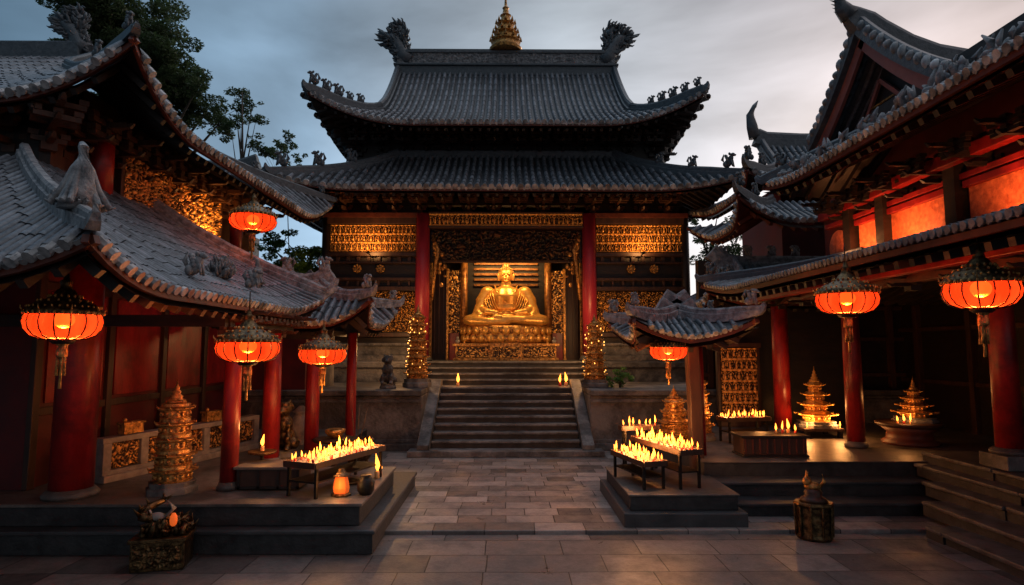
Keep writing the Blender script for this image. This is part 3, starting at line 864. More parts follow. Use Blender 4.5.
# upper roof (hip and gable)
UR = Roof(0, 20.0, P(506, 122, 16.0).z, 5.2, 4.0, 1.45, 4.0, 3.30, sag=0.42, A=0.8, B=0.22, Lc=2.6, sp=0.175)
ro = roof_build(UR, temple, 'FRL', hips=(('F', 1), ('F', -1)), dsof=1.45, rw=0.26, rh=0.3, curl=0.45, figs=5, fs=0.9, name='upper_roof')
zr = UR.ze + UR.rise
GX = UR.Wx - UR.hip
m = MB()
m.bx(-GX - 0.05, GX + 0.05, 19.85, 20.15, zr - 0.15, zr + 0.18)
m.bx(-GX - 0.12, GX + 0.12, 19.78, 20.22, zr + 0.18, zr + 0.26)
m.bx(-GX - 0.12, GX + 0.12, 19.78, 20.22, zr + 0.62, zr + 0.72)
m.bx(-GX - 0.2, GX + 0.2, 19.86, 20.14, zr + 0.72, zr + 0.80)
mr = m.build('main_ridge', M['ridge'], ro, bevel=0.02)
relief(2 * GX, 0.36, 260, 20, scroll(77, 1.2), 0.08, Matrix.Translation((0, 19.86, zr + 0.44))).build('ridge_carving', M['pale_clay'], ro)
for sx in (-1, 1):
    m = MB(); dragon_end(m, V((sx * (GX - 0.1), 20, zr + 0.5)), sx, 0.98); m.build('ridge_dragon', M['ridge'], ro)
    # gable wall and barge board
    m = MB()
    prof = [V((sx * (GX - 0.25), 20 - UR.full + d, UR.ze + UR.zf(d) - 0.1)) for d in (1.45, 2.0, 2.7, 3.4, 4.0)]
    back = [V((p.x, 40 - p.y, p.z)) for p in prof[::-1][1:]]
    ids = [m.pt(p) for p in prof + back]; ids2 = [m.pt(p + V((-sx * 0.12, 0, 0))) for p in prof + back]
    m.face(ids); m.face(ids2[::-1])
    m.build('gable', M['pink_board'], ro)
# back slope (so the roof is closed from other positions)
m = MB(); UR.surface(m, 'B'); m.build('back_slope', M['tile'], ro)
m = MB(); LR.surface(m, 'B'); m.build('back_slope', M['tile'], bpy.data.objects['lower_roof'])
br = bracket_mesh('bracket', 0.6, 0.7, 0.7, None).build('bracket', M['dark_wood'], ro, world_coords=False)
bracket_row(ro, br, (-4.4, 17.65, 7.95), (4.4, 17.65, 7.95), 14, 0)
br.location = V((4.75, 19, 7.95)) - V((0, 20, 0)); br.rotation_euler = (0, 0, R(90))
for sx in (-1, 1):
    # fan of corner brackets climbing towards the corner tip
    m = MB()
    for k in range(7):
        t = k / 6
        c = V((sx * (4.7 + 0.75 * t), 17.5 - 1.3 * t, 8.1 + 0.95 * t + 0.15 * t * t))
        m.box(c, (0.34, 0.34, 0.16), R(45)); m.box(c + V((0, 0, 0.14)), (0.62 - 0.2 * t, 0.12, 0.1), R(45)); m.box(c + V((0, 0, 0.14)), (0.12, 0.62 - 0.2 * t, 0.1), R(45))
        m.ell(c + V((sx * 0.16, -0.2, -0.06)), (0.07, 0.07, 0.08), 6, 5)
    m.build('corner_bracket', M['dark_wood'], ro)
# spire on the ridge
m = MB(); prof = []
z = 0; r_ = 0.52
m.lathe([(0.55, 0), (0.58, 0.08), (0.5, 0.16), (0.46, 0.3), (0.52, 0.34), (0.52, 0.42), (0.4, 0.46), (0.34, 0.62), (0.42, 0.66), (0.40, 0.74), (0.28, 0.8), (0.24, 0.95), (0.32, 1.0), (0.3, 1.06),
         (0.18, 1.12), (0.15, 1.28), (0.2, 1.32), (0.12, 1.4), (0.09, 1.55), (0.12, 1.6), (0.05, 1.7), (0.035, 1.95), (0.012, 2.2)], 16, (-0.02, 20, zr + 0.75), sm=False)
for (rr, z0, n) in ((0.52, 0.42, 12), (0.42, 0.74, 10), (0.32, 1.06, 8)):
    for k in range(n):
        a = 2 * PI * k / n
        m.cone(V((-0.02 + rr * math.cos(a), 20 + rr * math.sin(a), zr + 0.72 + z0)), V((-0.02 + rr * 1.02 * math.cos(a), 20 + rr * 1.02 * math.sin(a), zr + 0.9 + z0)), 0.06, 5)
m.build('spire', M['gold_old'], temple)
# assumed oil lamps, added out of sight behind the transom to light the statue
for sx, nm in ((-1, 'left'), (1, 'right')):
    hang = thing('assumed_shrine_lamp', 'assumed small gold oil lamp hanging behind the transom, %s of the seated statue' % nm, 'lamp', (sx * 0.5, 17.42, 5.14))
    lamp_m = MB(); lamp_m.lathe([(0.01, 0), (0.06, 0.02), (0.08, 0.08), (0.05, 0.16), (0.02, 0.28)], 14)
    lamp_m.build('lamp_body', M['gold_old'], hang, world_coords=False)
    m = MB(); m.tube([(0, 0, 0.28), (0, 0, 0.75)], 0.01, 5); m.build('chain', M['iron'], hang, world_coords=False)
    plight('lamp_light', (0, 0.02, -0.08), 58, (1, 0.56, 0.2), 0.08, hang)

# ------------------------------------------------------------------ terrace and stairs in front of the temple
for sx, lab in ((-1, 'dark stained stone terrace wall left of the stairs, behind the small altar table'), (1, 'dark stained stone terrace wall right of the stairs with a shrub on top')):
    tw = thing('terrace_wall', lab, 'wall', (sx * 5, 13.2, 0))
    a, b = sx * 1.83, sx * 11
    m = MB(); m.bx(a, b, 13.2, 16.4, 0.0, 1.16); m.build('wall_face', M['stone'], tw, bevel=0.02)
    m = MB(); m.bx(a, b, 13.1, 16.4, 1.17, 1.29); m.build('coping', M['stone'], tw, bevel=0.02)
    m = MB(); m.bx(a, b, 13.13, 13.25, 1.02, 1.10); m.bx(a, b, 13.1, 13.22, 0.0, 0.16); m.bx(a, b, 13.15, 13.2, 0.16, 0.24)
    m.build('moulding', M['stone'], tw, bevel=0.015)
stair = thing('stone_staircase', 'wide worn stone staircase between sloping side slabs leading up to the golden statue', 'stairs', (0, 12.7, 0))
m = MB(); m.bx(-2.0, 2.0, 12.35, 12.78, 0.004, 0.12); m.build('base_slab', M['step'], stair, bevel=0.015)
rise = (1.26 - 0.12) / 8
for i in range(8):
    y0 = 12.78 + i * 0.262
    m = MB(); z1 = 0.12 + rise * (i + 1)
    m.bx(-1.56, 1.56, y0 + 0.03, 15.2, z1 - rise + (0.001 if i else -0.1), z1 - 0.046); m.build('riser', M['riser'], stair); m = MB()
    m.bx(-1.56, 1.56, y0 - 0.015, y0 + 0.32, z1 - 0.045, z1)
    m.build('step', M['step'], stair, bevel=0.01)
for sx in (-1, 1):
    m = MB()
    pr = [(12.5, 0.12), (12.5, 0.22), (14.78, 1.42), (15.0, 1.42), (15.0, 0.1)]
    a = [m.pt((sx * 1.57, y, z)) for y, z in pr]; b = [m.pt((sx * 1.82, y, z)) for y, z in pr]
    m.face(a if sx > 0 else a[::-1]); m.face(b[::-1] if sx > 0 else b)
    for k in range(5): m.face((a[k], b[k], b[(k + 1) % 5], a[(k + 1) % 5]))
    m.build('side_slab', M['dark_slab'] if False else M['step'], stair, bevel=0.015)
m = MB(); m.bx(-1.83, 1.83, 14.9, 16.4, 0.9, 1.262); m.build('landing', M['step'], stair)
for i in range(4):
    z1 = 1.262 + 0.144 * (i + 1); y0 = 15.4 + i * 0.27
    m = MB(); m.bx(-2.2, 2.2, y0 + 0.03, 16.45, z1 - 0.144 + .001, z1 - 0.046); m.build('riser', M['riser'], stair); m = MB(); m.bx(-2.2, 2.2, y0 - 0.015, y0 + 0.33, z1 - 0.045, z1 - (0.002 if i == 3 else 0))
    m.build('step', M['step'], stair, bevel=0.01)

# ------------------------------------------------------------------ golden statue and its throne
statue = thing('seated_statue', 'large golden seated statue in robes with hands in its lap, inside the temple', 'statue', (0, 18.05, 2.85))
statue.scale = (1.12, 1.05, 0.97)
SC = 1.0
def E(m, c, r, rx=0, ry=0, rz=0):
    m.ell(V(c) , r, 20, 14, Matrix.Rotation(rz, 4, 'Z') @ Matrix.Rotation(ry, 4, 'Y') @ Matrix.Rotation(rx, 4, 'X'))
m = MB()
E(m, (0, 0.05, 0.22), (0.62, 0.46, 0.24))
for sx in (-1, 1):   # folded legs: thighs out to the knees and shins crossing in front
    m.tube([(sx * 0.22, 0.0, 0.24), (sx * 0.6, -0.14, 0.22), (sx * 0.92, -0.30, 0.17)], [0.26, 0.24, 0.18], 18)
    E(m, (sx * 0.92, -0.32, 0.17), (0.22, 0.2, 0.17))
    m.tube([(sx * 0.92, -0.36, 0.15), (sx * 0.45, -0.52, 0.14 + 0.03 * sx), (-sx * 0.1, -0.50, 0.17 + 0.04 * sx)], [0.17, 0.14, 0.10], 16)
    E(m, (-sx * 0.2, -0.50, 0.25 + 0.03 * sx), (0.19, 0.1, 0.06), rz=sx * 0.2)
m.tube([(0, 0.08, 0.2), (0, 0.08, 0.55), (0, 0.05, 0.95), (0, 0.06, 1.16), (0, 0.05, 1.26)], [0.42, 0.38, 0.45, 0.33, 0.15], 22)
E(m, (0, 0.06, 0.98), (0.53, 0.26, 0.24))
E(m, (-0.17, -0.14, 0.98), (0.18, 0.12, 0.15)); E(m, (0.17, -0.14, 0.98), (0.18, 0.12, 0.15))
E(m, (0, -0.14, 0.58), (0.32, 0.2, 0.24))
for sx in (-1, 1):
    E(m, (sx * 0.5, 0.05, 1.05), (0.2, 0.19, 0.2))
    m.tube([(sx * 0.5, 0.05, 1.08), (sx * 0.66, 0.0, 0.78), (sx * 0.68, -0.1, 0.52)], [0.18, 0.17, 0.15], 16)
    m.tube([(sx * 0.68, -0.08, 0.52), (sx * 0.5, -0.32, 0.42), (sx * 0.2, -0.46, 0.38)], [0.15, 0.12, 0.075], 16)
    # hanging sleeve
    m.tube([(sx * 0.70, -0.05, 0.62), (sx * 0.74, -0.18, 0.36), (sx * 0.64, -0.34, 0.26)], [0.14, 0.17, 0.12], 14)
m.tube([(0, 0.04, 1.2), (0, 0.02, 1.42)], [0.14, 0.13], 16)
body = m.build('body', M['gold'], statue, world_coords=False)
rm = body.modifiers.new('r', 'REMESH'); rm.mode = 'VOXEL'; rm.voxel_size = 0.022; rm.use_smooth_shade = True
sm = body.modifiers.new('s', 'SMOOTH'); sm.factor = 0.6; sm.iterations = 5
# head: one continuous form with face features
m = MB()
E(m, (0, 0.02, 1.60), (0.185, 0.2, 0.25)); E(m, (0, -0.03, 1.50), (0.15, 0.16, 0.15))
m.tube([(0, 0.03, 1.3), (0, 0.02, 1.45)], [0.12, 0.12], 14)
m.tube([(0, -0.19, 1.63), (0, -0.225, 1.55)], [0.02, 0.036], 8)
E(m, (0, -0.185, 1.475), (0.055, 0.03, 0.016)); E(m, (0, -0.18, 1.455), (0.045, 0.03, 0.014)); E(m, (0, -0.14, 1.40), (0.06, 0.05, 0.04))
for sx in (-1, 1):
    E(m, (sx * 0.075, -0.17, 1.605), (0.048, 0.025, 0.02)); m.tube([(sx * 0.02, -0.2, 1.645), (sx * 0.08, -0.195, 1.66), (sx * 0.135, -0.15, 1.64)], [0.012, 0.014, 0.01], 6)
    m.tube([(sx * 0.19, 0.01, 1.66), (sx * 0.205, 0.0, 1.56), (sx * 0.185, 0.0, 1.42)], [0.03, 0.035, 0.026], 8)
hd = m.build('head', M['gold'], statue, world_coords=False)
rm = hd.modifiers.new('r', 'REMESH'); rm.mode = 'VOXEL'; rm.voxel_size = 0.010; rm.use_smooth_shade = True
m = MB()   # curled hair and topknot
for i in range(9):
    el = 0.15 + i * 0.17
    n_ = max(3, int(20 * math.cos(el)))
    for k in range(n_):
        a = 2 * PI * k / n_ + i * 0.3
        p = V((0.19 * math.cos(el) * math.cos(a), 0.03 + 0.205 * math.cos(el) * math.sin(a), 1.63 + 0.23 * math.sin(el)))
        if p.y < -0.05 and el < 0.65: continue
        m.ell(p, (0.03, 0.03, 0.03), 6, 5)
m.lathe([(0.10, 1.82), (0.11, 1.88), (0.09, 1.94), (0.05, 1.98), (0.045, 2.0), (0.012, 2.08)], 12, (0, 0.03, 0))
m.build('hair', M['gold_old'], statue, world_coords=False)
m = MB()   # robe folds and necklace
for sx in (-1, 1):
    m.tube([(sx * 0.30, -0.12, 1.25), (sx * 0.24, -0.27, 1.06), (sx * 0.14, -0.33, 0.88), (0.02 * sx, -0.35, 0.74)], [0.022, 0.024, 0.024, 0.02], 7)
    for k in range(5):
        a = 0.05 * k
        m.tube([(sx * (0.38 + a * .6), -0.1 + a * .2, 1.2 - a), (sx * (0.36 + a), -0.26 + a * .4, 0.98 - a), (sx * (0.30 + a), -0.30 + a * .2, 0.72 - a * .8), (sx * (0.2 + a), -0.36, 0.5 - a * .3)], [0.008, 0.017, 0.017, 0.008], 6)
    for k in range(6):
        t = k / 5
        m.tube([(sx * (0.25 + .5 * t), -0.32 - .05 * t, 0.36 - .1 * t), (sx * (0.35 + .5 * t), -0.48 + .05 * t, 0.26 - .06 * t), (sx * (0.40 + .5 * t), -0.54 + .1 * t, 0.08)], [0.01, 0.02, 0.012], 6)
pts = [(0.22 * math.sin(a), -0.245 - 0.07 * math.cos(a), 1.13 - 0.14 * math.cos(a)) for a in [x * 0.3 for x in range(-5, 6)]]
m.tube(pts, 0.02, 7)
for p in pts[::2]: m.ell(V(p) + V((0, -0.02, -0.03)), (0.028, 0.02, 0.03), 7, 5)
m.build('robe_folds', M['gold'], statue, world_coords=False)
m = MB()  # hands in the lap: palms and separate curled fingers
for sx in (-1, 1):
    m.ell((sx * 0.12, -0.50, 0.37), (0.10, 0.06, 0.035), 10, 8)
    for k in range(4):
        y = -0.46 - 0.028 * k
        m.tube([(sx * 0.07, y, 0.375), (-sx * 0.02, y - .01, 0.385), (-sx * (0.10 - 0.012 * abs(k - 1)), y - .005, 0.37)], [0.017, 0.016, 0.011], 6)
    m.tube([(sx * 0.15, -0.52, 0.40), (sx * 0.08, -0.54, 0.44), (sx * 0.01, -0.53, 0.455)], [0.02, 0.018, 0.012], 6)
m.build('hand', M['gold'], statue, world_coords=False)

throne = thing('lotus_throne', 'golden lotus throne on a wide carved altar base under the seated statue', 'throne', (0, 17.95, FLOOR))
throne.scale = (1.07, 0.85, 0.98)
m = MB(); m.lathe([(1.05, 0.50), (1.22, 0.56), (1.2, 0.68), (1.1, 0.74), (1.18, 0.82), (1.22, 0.98), (1.15, 1.03)], 40, (0, 0, 0), sy=0.62)
m.build('seat', M['gold_old'], throne, world_coords=False)
m = MB()
for r_, z, n in ((1.2, 0.66, 26), (1.23, 0.88, 26)):
    for k in range(n):
        a = 2 * PI * (k + (0.5 if z > .7 else 0)) / n
        m.ell((r_ * math.cos(a), 0.62 * r_ * math.sin(a), z), (0.11, 0.06, 0.12), 8, 6, Matrix.Rotation(a + PI / 2, 4, 'Z'))
m.build('lotus_petals', M['gold'], throne, world_coords=False)
m = MB()
m.bx(-1.42, 1.42, -0.72, 0.6, 0.0, 0.07); m.bx(-1.36, 1.36, -0.66, 0.6, 0.07, 0.42); m.bx(-1.44, 1.44, -0.74, 0.6, 0.42, 0.50)
m.bx(-0.42, 0.42, -0.80, -0.6, 0.0, 0.52)
m.build('altar_base', M['gold_old'], throne, world_coords=False, bevel=0.012)
for (x, w) in ((-0.9, 0.85), (0, 0.68), (0.9, 0.85)):
    relief(w, 0.30, 50, 20, scroll(5 + x, 1.4), 0.06, Matrix.Translation((x, -0.68 - (0.14 if x == 0 else 0), 0.25))).build('carved_front', M['gild'], throne, world_coords=False)
# small offerings on the altar base
og = 'small offering figures on the altar base'
def offering(x, lab, kind):
    m = MB()
    if kind == 0:
        m.ell((0, 0, 0.06), (0.07, 0.06, 0.06), 10, 8); m.ell((0, -0.02, 0.15), (0.04, 0.04, 0.045), 8, 6)
    else:
        m.lathe([(0.05, 0), (0.02, 0.03), (0.03, 0.06), (0.07, 0.10), (0.075, 0.14), (0.05, 0.145)], 12)
    o = m.build('offering_figure' if kind == 0 else 'offering_bowl', M['gold'] if kind else M['pale_stone'], None)
    o.location = (x * 1.07, 17.95 - 0.57, FLOOR + 0.491)
    tag(o, lab, 'figurine' if kind == 0 else 'bowl', og)
offering(-1.3, 'pale small figure at the far left end of the golden altar base', 0)
offering(-1.12, 'small gold bowl beside the pale figure on the left of the altar base', 1)
offering(1.12, 'small gold bowl on the right of the golden altar base', 1)
offering(1.3, 'pale small figure at the far right end of the golden altar base', 0)

# ------------------------------------------------------------------ columns, lanterns, candles: builders
def column(parent, x, y, z0, z1, r, mt='red', base=True):
    m = MB(); m.tube([(x, y, z0), (x, y, (z0 + z1) * .5), (x, y, z1)], [r, r * 0.98, r * 0.9], 28)
    c = m.build('column', M[mt], parent)
    if base:
        m = MB(); m.lathe([(r * 1.25, 0), (r * 1.3, 0.04), (r * 1.12, 0.08), (r * 1.03, 0.1)], 24, (x, y, z0 + .001)); m.build('column_base', M['slab'], c)
    return c

def make_lantern():
    """wide oblate silk lantern, radius .36, hanging point at z = 0.42"""
    t = thing('hanging_lantern', 'x', 'lantern')
    prof = [(0.10, -0.15), (0.20, -0.145), (0.29, -0.115), (0.345, -0.06), (0.362, 0.0), (0.345, 0.055), (0.31, 0.09)]
    n = 32; m = MB(); rings = []
    for r_, z in prof:
        rings.append([m.pt(((r_ - 0.012 * (k % 2 == 0) * (1 if False else 0) - (0.02 if k % 2 else 0)) * math.cos(2 * PI * k / n), (r_ - (0.02 if k % 2 else 0)) * math.sin(2 * PI * k / n), z)) for k in range(n)])
    for i in range(len(rings) - 1):
        for j in range(n): m.face((rings[i][j], rings[i][(j + 1) % n], rings[i + 1][(j + 1) % n], rings[i + 1][j]), True)
    m.build('shade', M['silk'], t, world_coords=False)
    m = MB()
    for k in range(16):
        a = 2 * PI * k / 16
        m.tube([((r_ + 0.004) * math.cos(a), (r_ + 0.004) * math.sin(a), z) for r_, z in prof], 0.0075, 4)
    m.lathe([(0.085, -0.19), (0.115, -0.17), (0.12, -0.148), (0.10, -0.14)], 20)
    m.build('frame', M['iron'], t, world_coords=False)
    m = MB()
    m.lathe([(0.350, 0.06), (0.362, 0.078), (0.345, 0.105), (0.31, 0.125), (0.27, 0.16), (0.17, 0.20), (0.11, 0.235), (0.085, 0.275), (0.06, 0.29), (0.05, 0.33), (0.065, 0.345), (0.03, 0.37), (0.02, 0.42)], 32, cap=False)
    m.build('cap', M['bronze'], t, world_coords=False)
    m = MB(); rn = random.Random(3)
    for k in range(32):
        a = 2 * PI * k / 32
        c = V((0.358 * math.cos(a), 0.358 * math.sin(a), 0.075))
        m.ell(c, (0.014, 0.014, 0.018), 6, 5)
        c2 = V((0.33 * math.cos(a + .1), 0.33 * math.sin(a + .1), 0.13)); m.ell(c2, (0.012, 0.012, 0.012), 6, 4)
        if k % 2 == 0:
            c3 = V((0.24 * math.cos(a), 0.24 * math.sin(a), 0.18)); m.ell(c3, (0.014, 0.014, 0.014), 6, 4)
            c4 = V((0.15 * math.cos(a), 0.15 * math.sin(a), 0.22)); m.ell(c4, (0.016, 0.016, 0.018), 6, 4)
    for k in range(8):
        a = 2 * PI * k / 8
        m.tube([(0.35 * math.cos(a), 0.35 * math.sin(a), 0.09), (0.375 * math.cos(a), 0.375 * math.sin(a), 0.11), (0.38 * math.cos(a), 0.38 * math.sin(a), 0.14)], [0.009, 0.008, 0.003], 5)
    m.build('cap_ornament', M['gold_old'], t, world_coords=False)
    m = MB(); m.lathe([(0.05, -0.30), (0.055, -0.28), (0.05, -0.21), (0.06, -0.19)], 12, sm=False); m.build('collar', M['gold_old'], t, world_coords=False)
    for k in range(5):
        a = 2 * PI * k / 5
        m = MB(); r0 = 0.0 if k == 4 else 0.036
        ln = 0.26 if k == 4 else 0.15
        x, y = r0 * math.cos(a), r0 * math.sin(a)
        m.tube([(x, y, -0.29), (x, y, -0.31), (x, y, -0.31 - ln * .3), (x, y, -0.31 - ln)], [0.006, 0.013, 0.012, 0.017], 7)
        m.build('tassel', M['gold_old'], t, world_coords=False)
    m = MB(); m.ell((0, 0, 0.02), (0.10, 0.10, 0.075), 16, 10); m.build('bulb', M['bulb'], t, world_coords=False)
    m = MB(); m.tube([(0, 0, 0.41), (0, 0, 0.62)], 0.007, 6)
    m.build('cord', M['iron'], t, world_coords=False)
    plight('lamp_light', (0, 0, -0.085), 24, (1, 0.50, 0.2), 0.03, t)
    return t
LG = 'orange silk lanterns hanging from the eaves'
lan0 = make_lantern()
lan_specs = [  # px, py of shade centre, distance, width px, label
    (64, 322, 5.0, 85, 'big orange silk lantern under the front corner of the lower roof, leftmost in view'),
    (248, 348, 6.4, 67, 'orange silk lantern hanging in front of the two slim red columns'),
    (323, 354, 8.4, 50, 'small orange lantern by the corner pavilion roof, just above the left candle table'),
    (253, 221, 9.0, 49, 'high orange lantern hanging between the two eaves of the left hall'),
    (668, 351, 8.7, 39, 'small bright red orange lantern beside the slanting brown post'),
    (847, 300, 6.4, 68, 'orange silk lantern in front of the glowing red column right of the steps'),
    (981, 291, 5.2, 86, 'largest orange lantern on the right, hanging before the far right column'),
]
for i, (px, py, Y, w, lab) in enumerate(lan_specs):
    p = P(px, py, Y)
    sc = w / F * (Y * math.cos(PITCH) + (p.z - CAMZ) * math.sin(PITCH)) / 0.74
    sx_ = sc / math.sqrt(1 + ((px - 512) / F) ** 2)
    sc = sc * 1.12 if i == 4 else sc
    if i == 0:
        o = lan0; o.location = p; o.scale = (sx_, sx_, sc); o['label'] = lab; o['group'] = LG
    else:
        o = dup(lan0, p, i * 0.4, lab, (sx_, sx_, sc), LG)

# ------------------------------------------------------------------ left side: platform and hall
pl = thing('stone_platform', 'long low stone platform with two steps under the left hall', 'platform', (-5, 7, 0))
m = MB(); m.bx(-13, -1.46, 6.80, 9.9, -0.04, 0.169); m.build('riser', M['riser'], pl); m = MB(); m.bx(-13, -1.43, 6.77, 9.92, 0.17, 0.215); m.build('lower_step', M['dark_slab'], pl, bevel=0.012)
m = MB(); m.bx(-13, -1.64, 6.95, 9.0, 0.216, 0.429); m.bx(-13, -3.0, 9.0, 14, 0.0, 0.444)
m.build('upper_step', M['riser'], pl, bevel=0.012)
m = MB(); m.bx(-13, -1.61, 6.92, 9.03, 0.430, 0.465); m.bx(-13, -2.98, 9.02, 14, 0.446, 0.464)
m.build('floor_slabs', M['slab'], pl, bevel=0.006)
LF = 0.466

hall = thing('left_hall', 'dark red walled hall with two tiers of grey tiled roof along the left side', 'hall', (-7, 9, 0))
m = MB()
m.bx(-6.05, -5.9, 7.6, 13.5, LF, 4.4); m.bx(-13, -6.05, 7.6, 7.75, LF, 4.4); m.bx(-6.05, -4.4, 13.3, 13.45, LF, 3.2)
m.build('wall', M['red_wall'], hall)
m = MB()
for y in (7.62, 9.0, 10.4, 11.8, 13.2):
    m.bx(-5.91, -5.84, y - 0.06, y + 0.06, LF, 4.2)
for z in (1.4, 3.0, 3.6): m.bx(-5.89, -5.86, 7.6, 13.2, z - 0.05, z + 0.05)
m.build('wall_frame', M['brown_wood'], hall, bevel=0.008)
for y0, y1 in ((7.8, 8.86), (9.14, 10.26), (10.54, 11.66), (11.94, 13.0)):
    m = MB(); m.bx(-5.9, -5.872, y0, y1, 1.5, 2.92); m.build('door_panel', M['red'], hall, bevel=0.006)
m = MB()
for x in (-7.4, -9.0, -10.5): m.bx(x - 0.07, x + 0.07, 7.5, 7.62, LF, 4.2)
m.bx(-13, -6, 7.5, 7.6, 3.5, 3.8)
m.build('front_frame', M['dark_wood'], hall)
m = MB(); m.bx(-13, -6.1, 7.7, 14, 4.4, 5.35); m.bx(-13, -6.0, 8.3, 14, 5.35, 5.88); m.bx(-13, -7.2, 9.2, 14, 5.8, 6.2); m.build('upper_wall', M['dark_wood'], hall)
m = MB(); m.bx(-6.1, -5.95, 7.7, 13.8, 4.4, 5.5); m.build('upper_side_wall', M['brown_wood'], hall)
column(hall, -5.12, 7.3, LF, 3.7, 0.225)
column(hall, -3.42, 7.62, LF, 2.62, 0.105)
column(hall, -3.55, 9.25, LF, 2.66, 0.13)
column(hall, -3.35, 10.55, 0.0, 2.6, 0.12)
m = MB(); m.bx(-3.54, -3.38, 7.4, 9.6, 2.46, 2.62); m.bx(-9, -3.4, 7.3, 7.42, 2.46, 2.6)
m.build('eave_beam', M['dark_wood'], hall)
# lower veranda roof
LV = Roof(-10.1, 9.0 - 1.95, 2.74, 7.0, 2.65, 2.75, 2.75, 1.75, sag=0.15, A=0.28, B=0.15, Lc=1.3, sp=0.12, tl=0.26, open_ends=(('R', 1), ('F', -1), ('L', 1), ('L', -1)))
ro = roof_build(LV, hall, 'FR', hips=(('F', 1),), dsof=2.3, rw=0.15, rh=0.16, curl=0.3, figs=0, name='veranda_roof', mats=('tile', 'tile_end', 'eave_red', 'dark_wood'), ridge_mat='pale_clay')
# far end ridge of the veranda roof, climbing from its upturned corner
m = MB(); pts = [LV.pos('R', 2.62, d, 0.08) for d in (2.7, 2.1, 1.5, 0.9, 0.4, 0.0)]
e_ = pts[-1]; pts += [e_ + V((0.12, 0.03, 0.1)), e_ + V((0.16, 0.05, 0.26))]
ridge(m, pts, 0.18, 0.2, taper=0.35); m.build('hip_ridge', M['pale_clay'], ro)
def carved_lump(parent, p, s, seed, mt='pale_clay', name='corner_ornament', n=70):
    """heap of curled clay leaves and scrolls rising to a point"""
    m = MB(); rn = random.Random(seed)
    m.tube([p + V((0, 0, -0.1 * s)), p + V((0, 0, 0.2 * s)), p + V((0.05 * s, 0, 0.45 * s))], [0.20 * s, 0.13 * s, 0.04 * s], 8, sm=False)
    for k in range(n):
        a = rn.uniform(0, 2 * PI); h = rn.random() ** 1.2
        r_ = (0.34 - 0.28 * h) * s
        d = V((math.cos(a), math.sin(a), 0)); c = p + d * r_ * 0.8 + V((0, 0, h * 0.42 * s - 0.08 * s)); l_ = rn.uniform(.10, .2) * s
        m.tube([c, c + d * l_ * .5 + V((0, 0, l_ * .35)), c + d * l_ * .75 + V((0, 0, l_ * .9)), c + d * l_ * .5 + V((0, 0, l_ * 1.15))], [0.045 * s, 0.04 * s, 0.026 * s, 0.006 * s], 5)
    return m.build(name, M[mt], parent)
def corner_horn(parent, p, s, out_, mt='pale_clay'):
    """tall swept roof horn with clay folds falling from its curled tip"""
    m = MB(); o_ = V((out_[0], out_[1], 0)).normalized(); sd = V((-o_.y, o_.x, 0)); up = V((0, 0, 1))
    q = lambda a, b, c: p + (o_ * a + sd * b + up * c) * s
    m.tube([q(0, 0, -0.15), q(0.02, 0, 0.15), q(0.10, 0, 0.45), q(0.06, 0, 0.72), q(-0.05, 0, 0.80), q(-0.10, 0, 0.72)], [0.26 * s, 0.20 * s, 0.12 * s, 0.07 * s, 0.045 * s, 0.02 * s], 10)
    rn = random.Random(int(s * 77))
    for k in range(14):
        a = -1.9 + k * 3.8 / 13
        ca, sa = math.cos(a), math.sin(a); w = rn.uniform(.16, .36)
        m.tube([q(0.08, 0, 0.62), q(0.08 + 0.10 * ca, 0.10 * sa, 0.40), q(w * .55 * ca, w * .62 * sa, 0.14), q(w * ca, w * 1.1 * sa, -0.10), q(w * 1.15 * ca, w * 1.3 * sa, -0.06)], [0.03 * s, 0.05 * s, 0.055 * s, 0.045 * s, 0.015 * s], 6)
    return m.build('corner_horn', M[mt], parent)
c_ = LV.pos('F', 7.0 - 0.35, 0.35, 0.2)
corner_horn(ro, c_, 0.56, (1, -1)); carved_lump(ro, LV.pos('F', 7.0 - 0.7, 0.7, 0.12), 0.34, 14); 

carved_lump(ro, LV.pos('R', 0.6, 0.55, 0.1), 0.5, 9)
corner_horn(ro, LV.pos('R', 1.75, 0.6, 0.1), 0.42, (1, 0.2))
m = MB(); beast(m, LV.pos('R', -0.6, 0.25, 0.1), V((1, 0, 0)), 0.8, 0); m.build('ridge_animal', M['pale_clay'], ro)
m = MB(); beast(m, LV.pos('R', 1.0, 0.3, 0.1), V((1, 0, 0)), 0.8, 1); m.build('ridge_animal', M['pale_clay'], ro)
# red valance under the veranda eave
br = bracket_mesh('bracket', 0.5, 0.42, 0.36, None).build('bracket', M['brown_wood'], ro, world_coords=False)
bracket_row(ro, br, (-3.46, 7.9, 2.36), (-3.46, 9.3, 2.36), 4, R(90))
br.location = V((-3.46, 7.5, 2.36)) - V((-7, 9, 0)); br.rotation_euler = (0, 0, R(90))
# upper roof
LU = Roof(-10.55, 11.0, 5.22, 6.0, 4.0, 3.0, 4.0, 2.45, sag=0.2, A=0.68, B=0.15, Lc=1.8, sp=0.14, tl=0.3, open_ends=(('F', -1), ('L', 1), ('L', -1)))
ro = roof_build(LU, hall, 'FR', hips=(('F', 1), ('B', -1)), dsof=1.6, rw=0.16, rh=0.16, curl=0.2, figs=2, fs=0.6, name='upper_roof')
br = bracket_mesh('bracket', 0.62, 0.8, 0.6, None).build('bracket', M['brown_wood'], ro, world_coords=False)
bracket_row(ro, br, (-6.0, 8.0, 4.75), (-6.0, 13.6, 4.75), 9, R(90))
for k in range(6):
    o = br.copy(); COL.objects.link(o); o.parent = ro; o.location = V((-6.5 - k * 0.75, 7.75, 4.75)) - V((-7, 9, 0)); o.rotation_euler = (0, 0, 0)
br.location = V((-5.95, 7.65, 4.75)) - V((-7, 9, 0)); br.rotation_euler = (0, 0, R(45))
m = MB()
zt = LU.ze + LU.rise
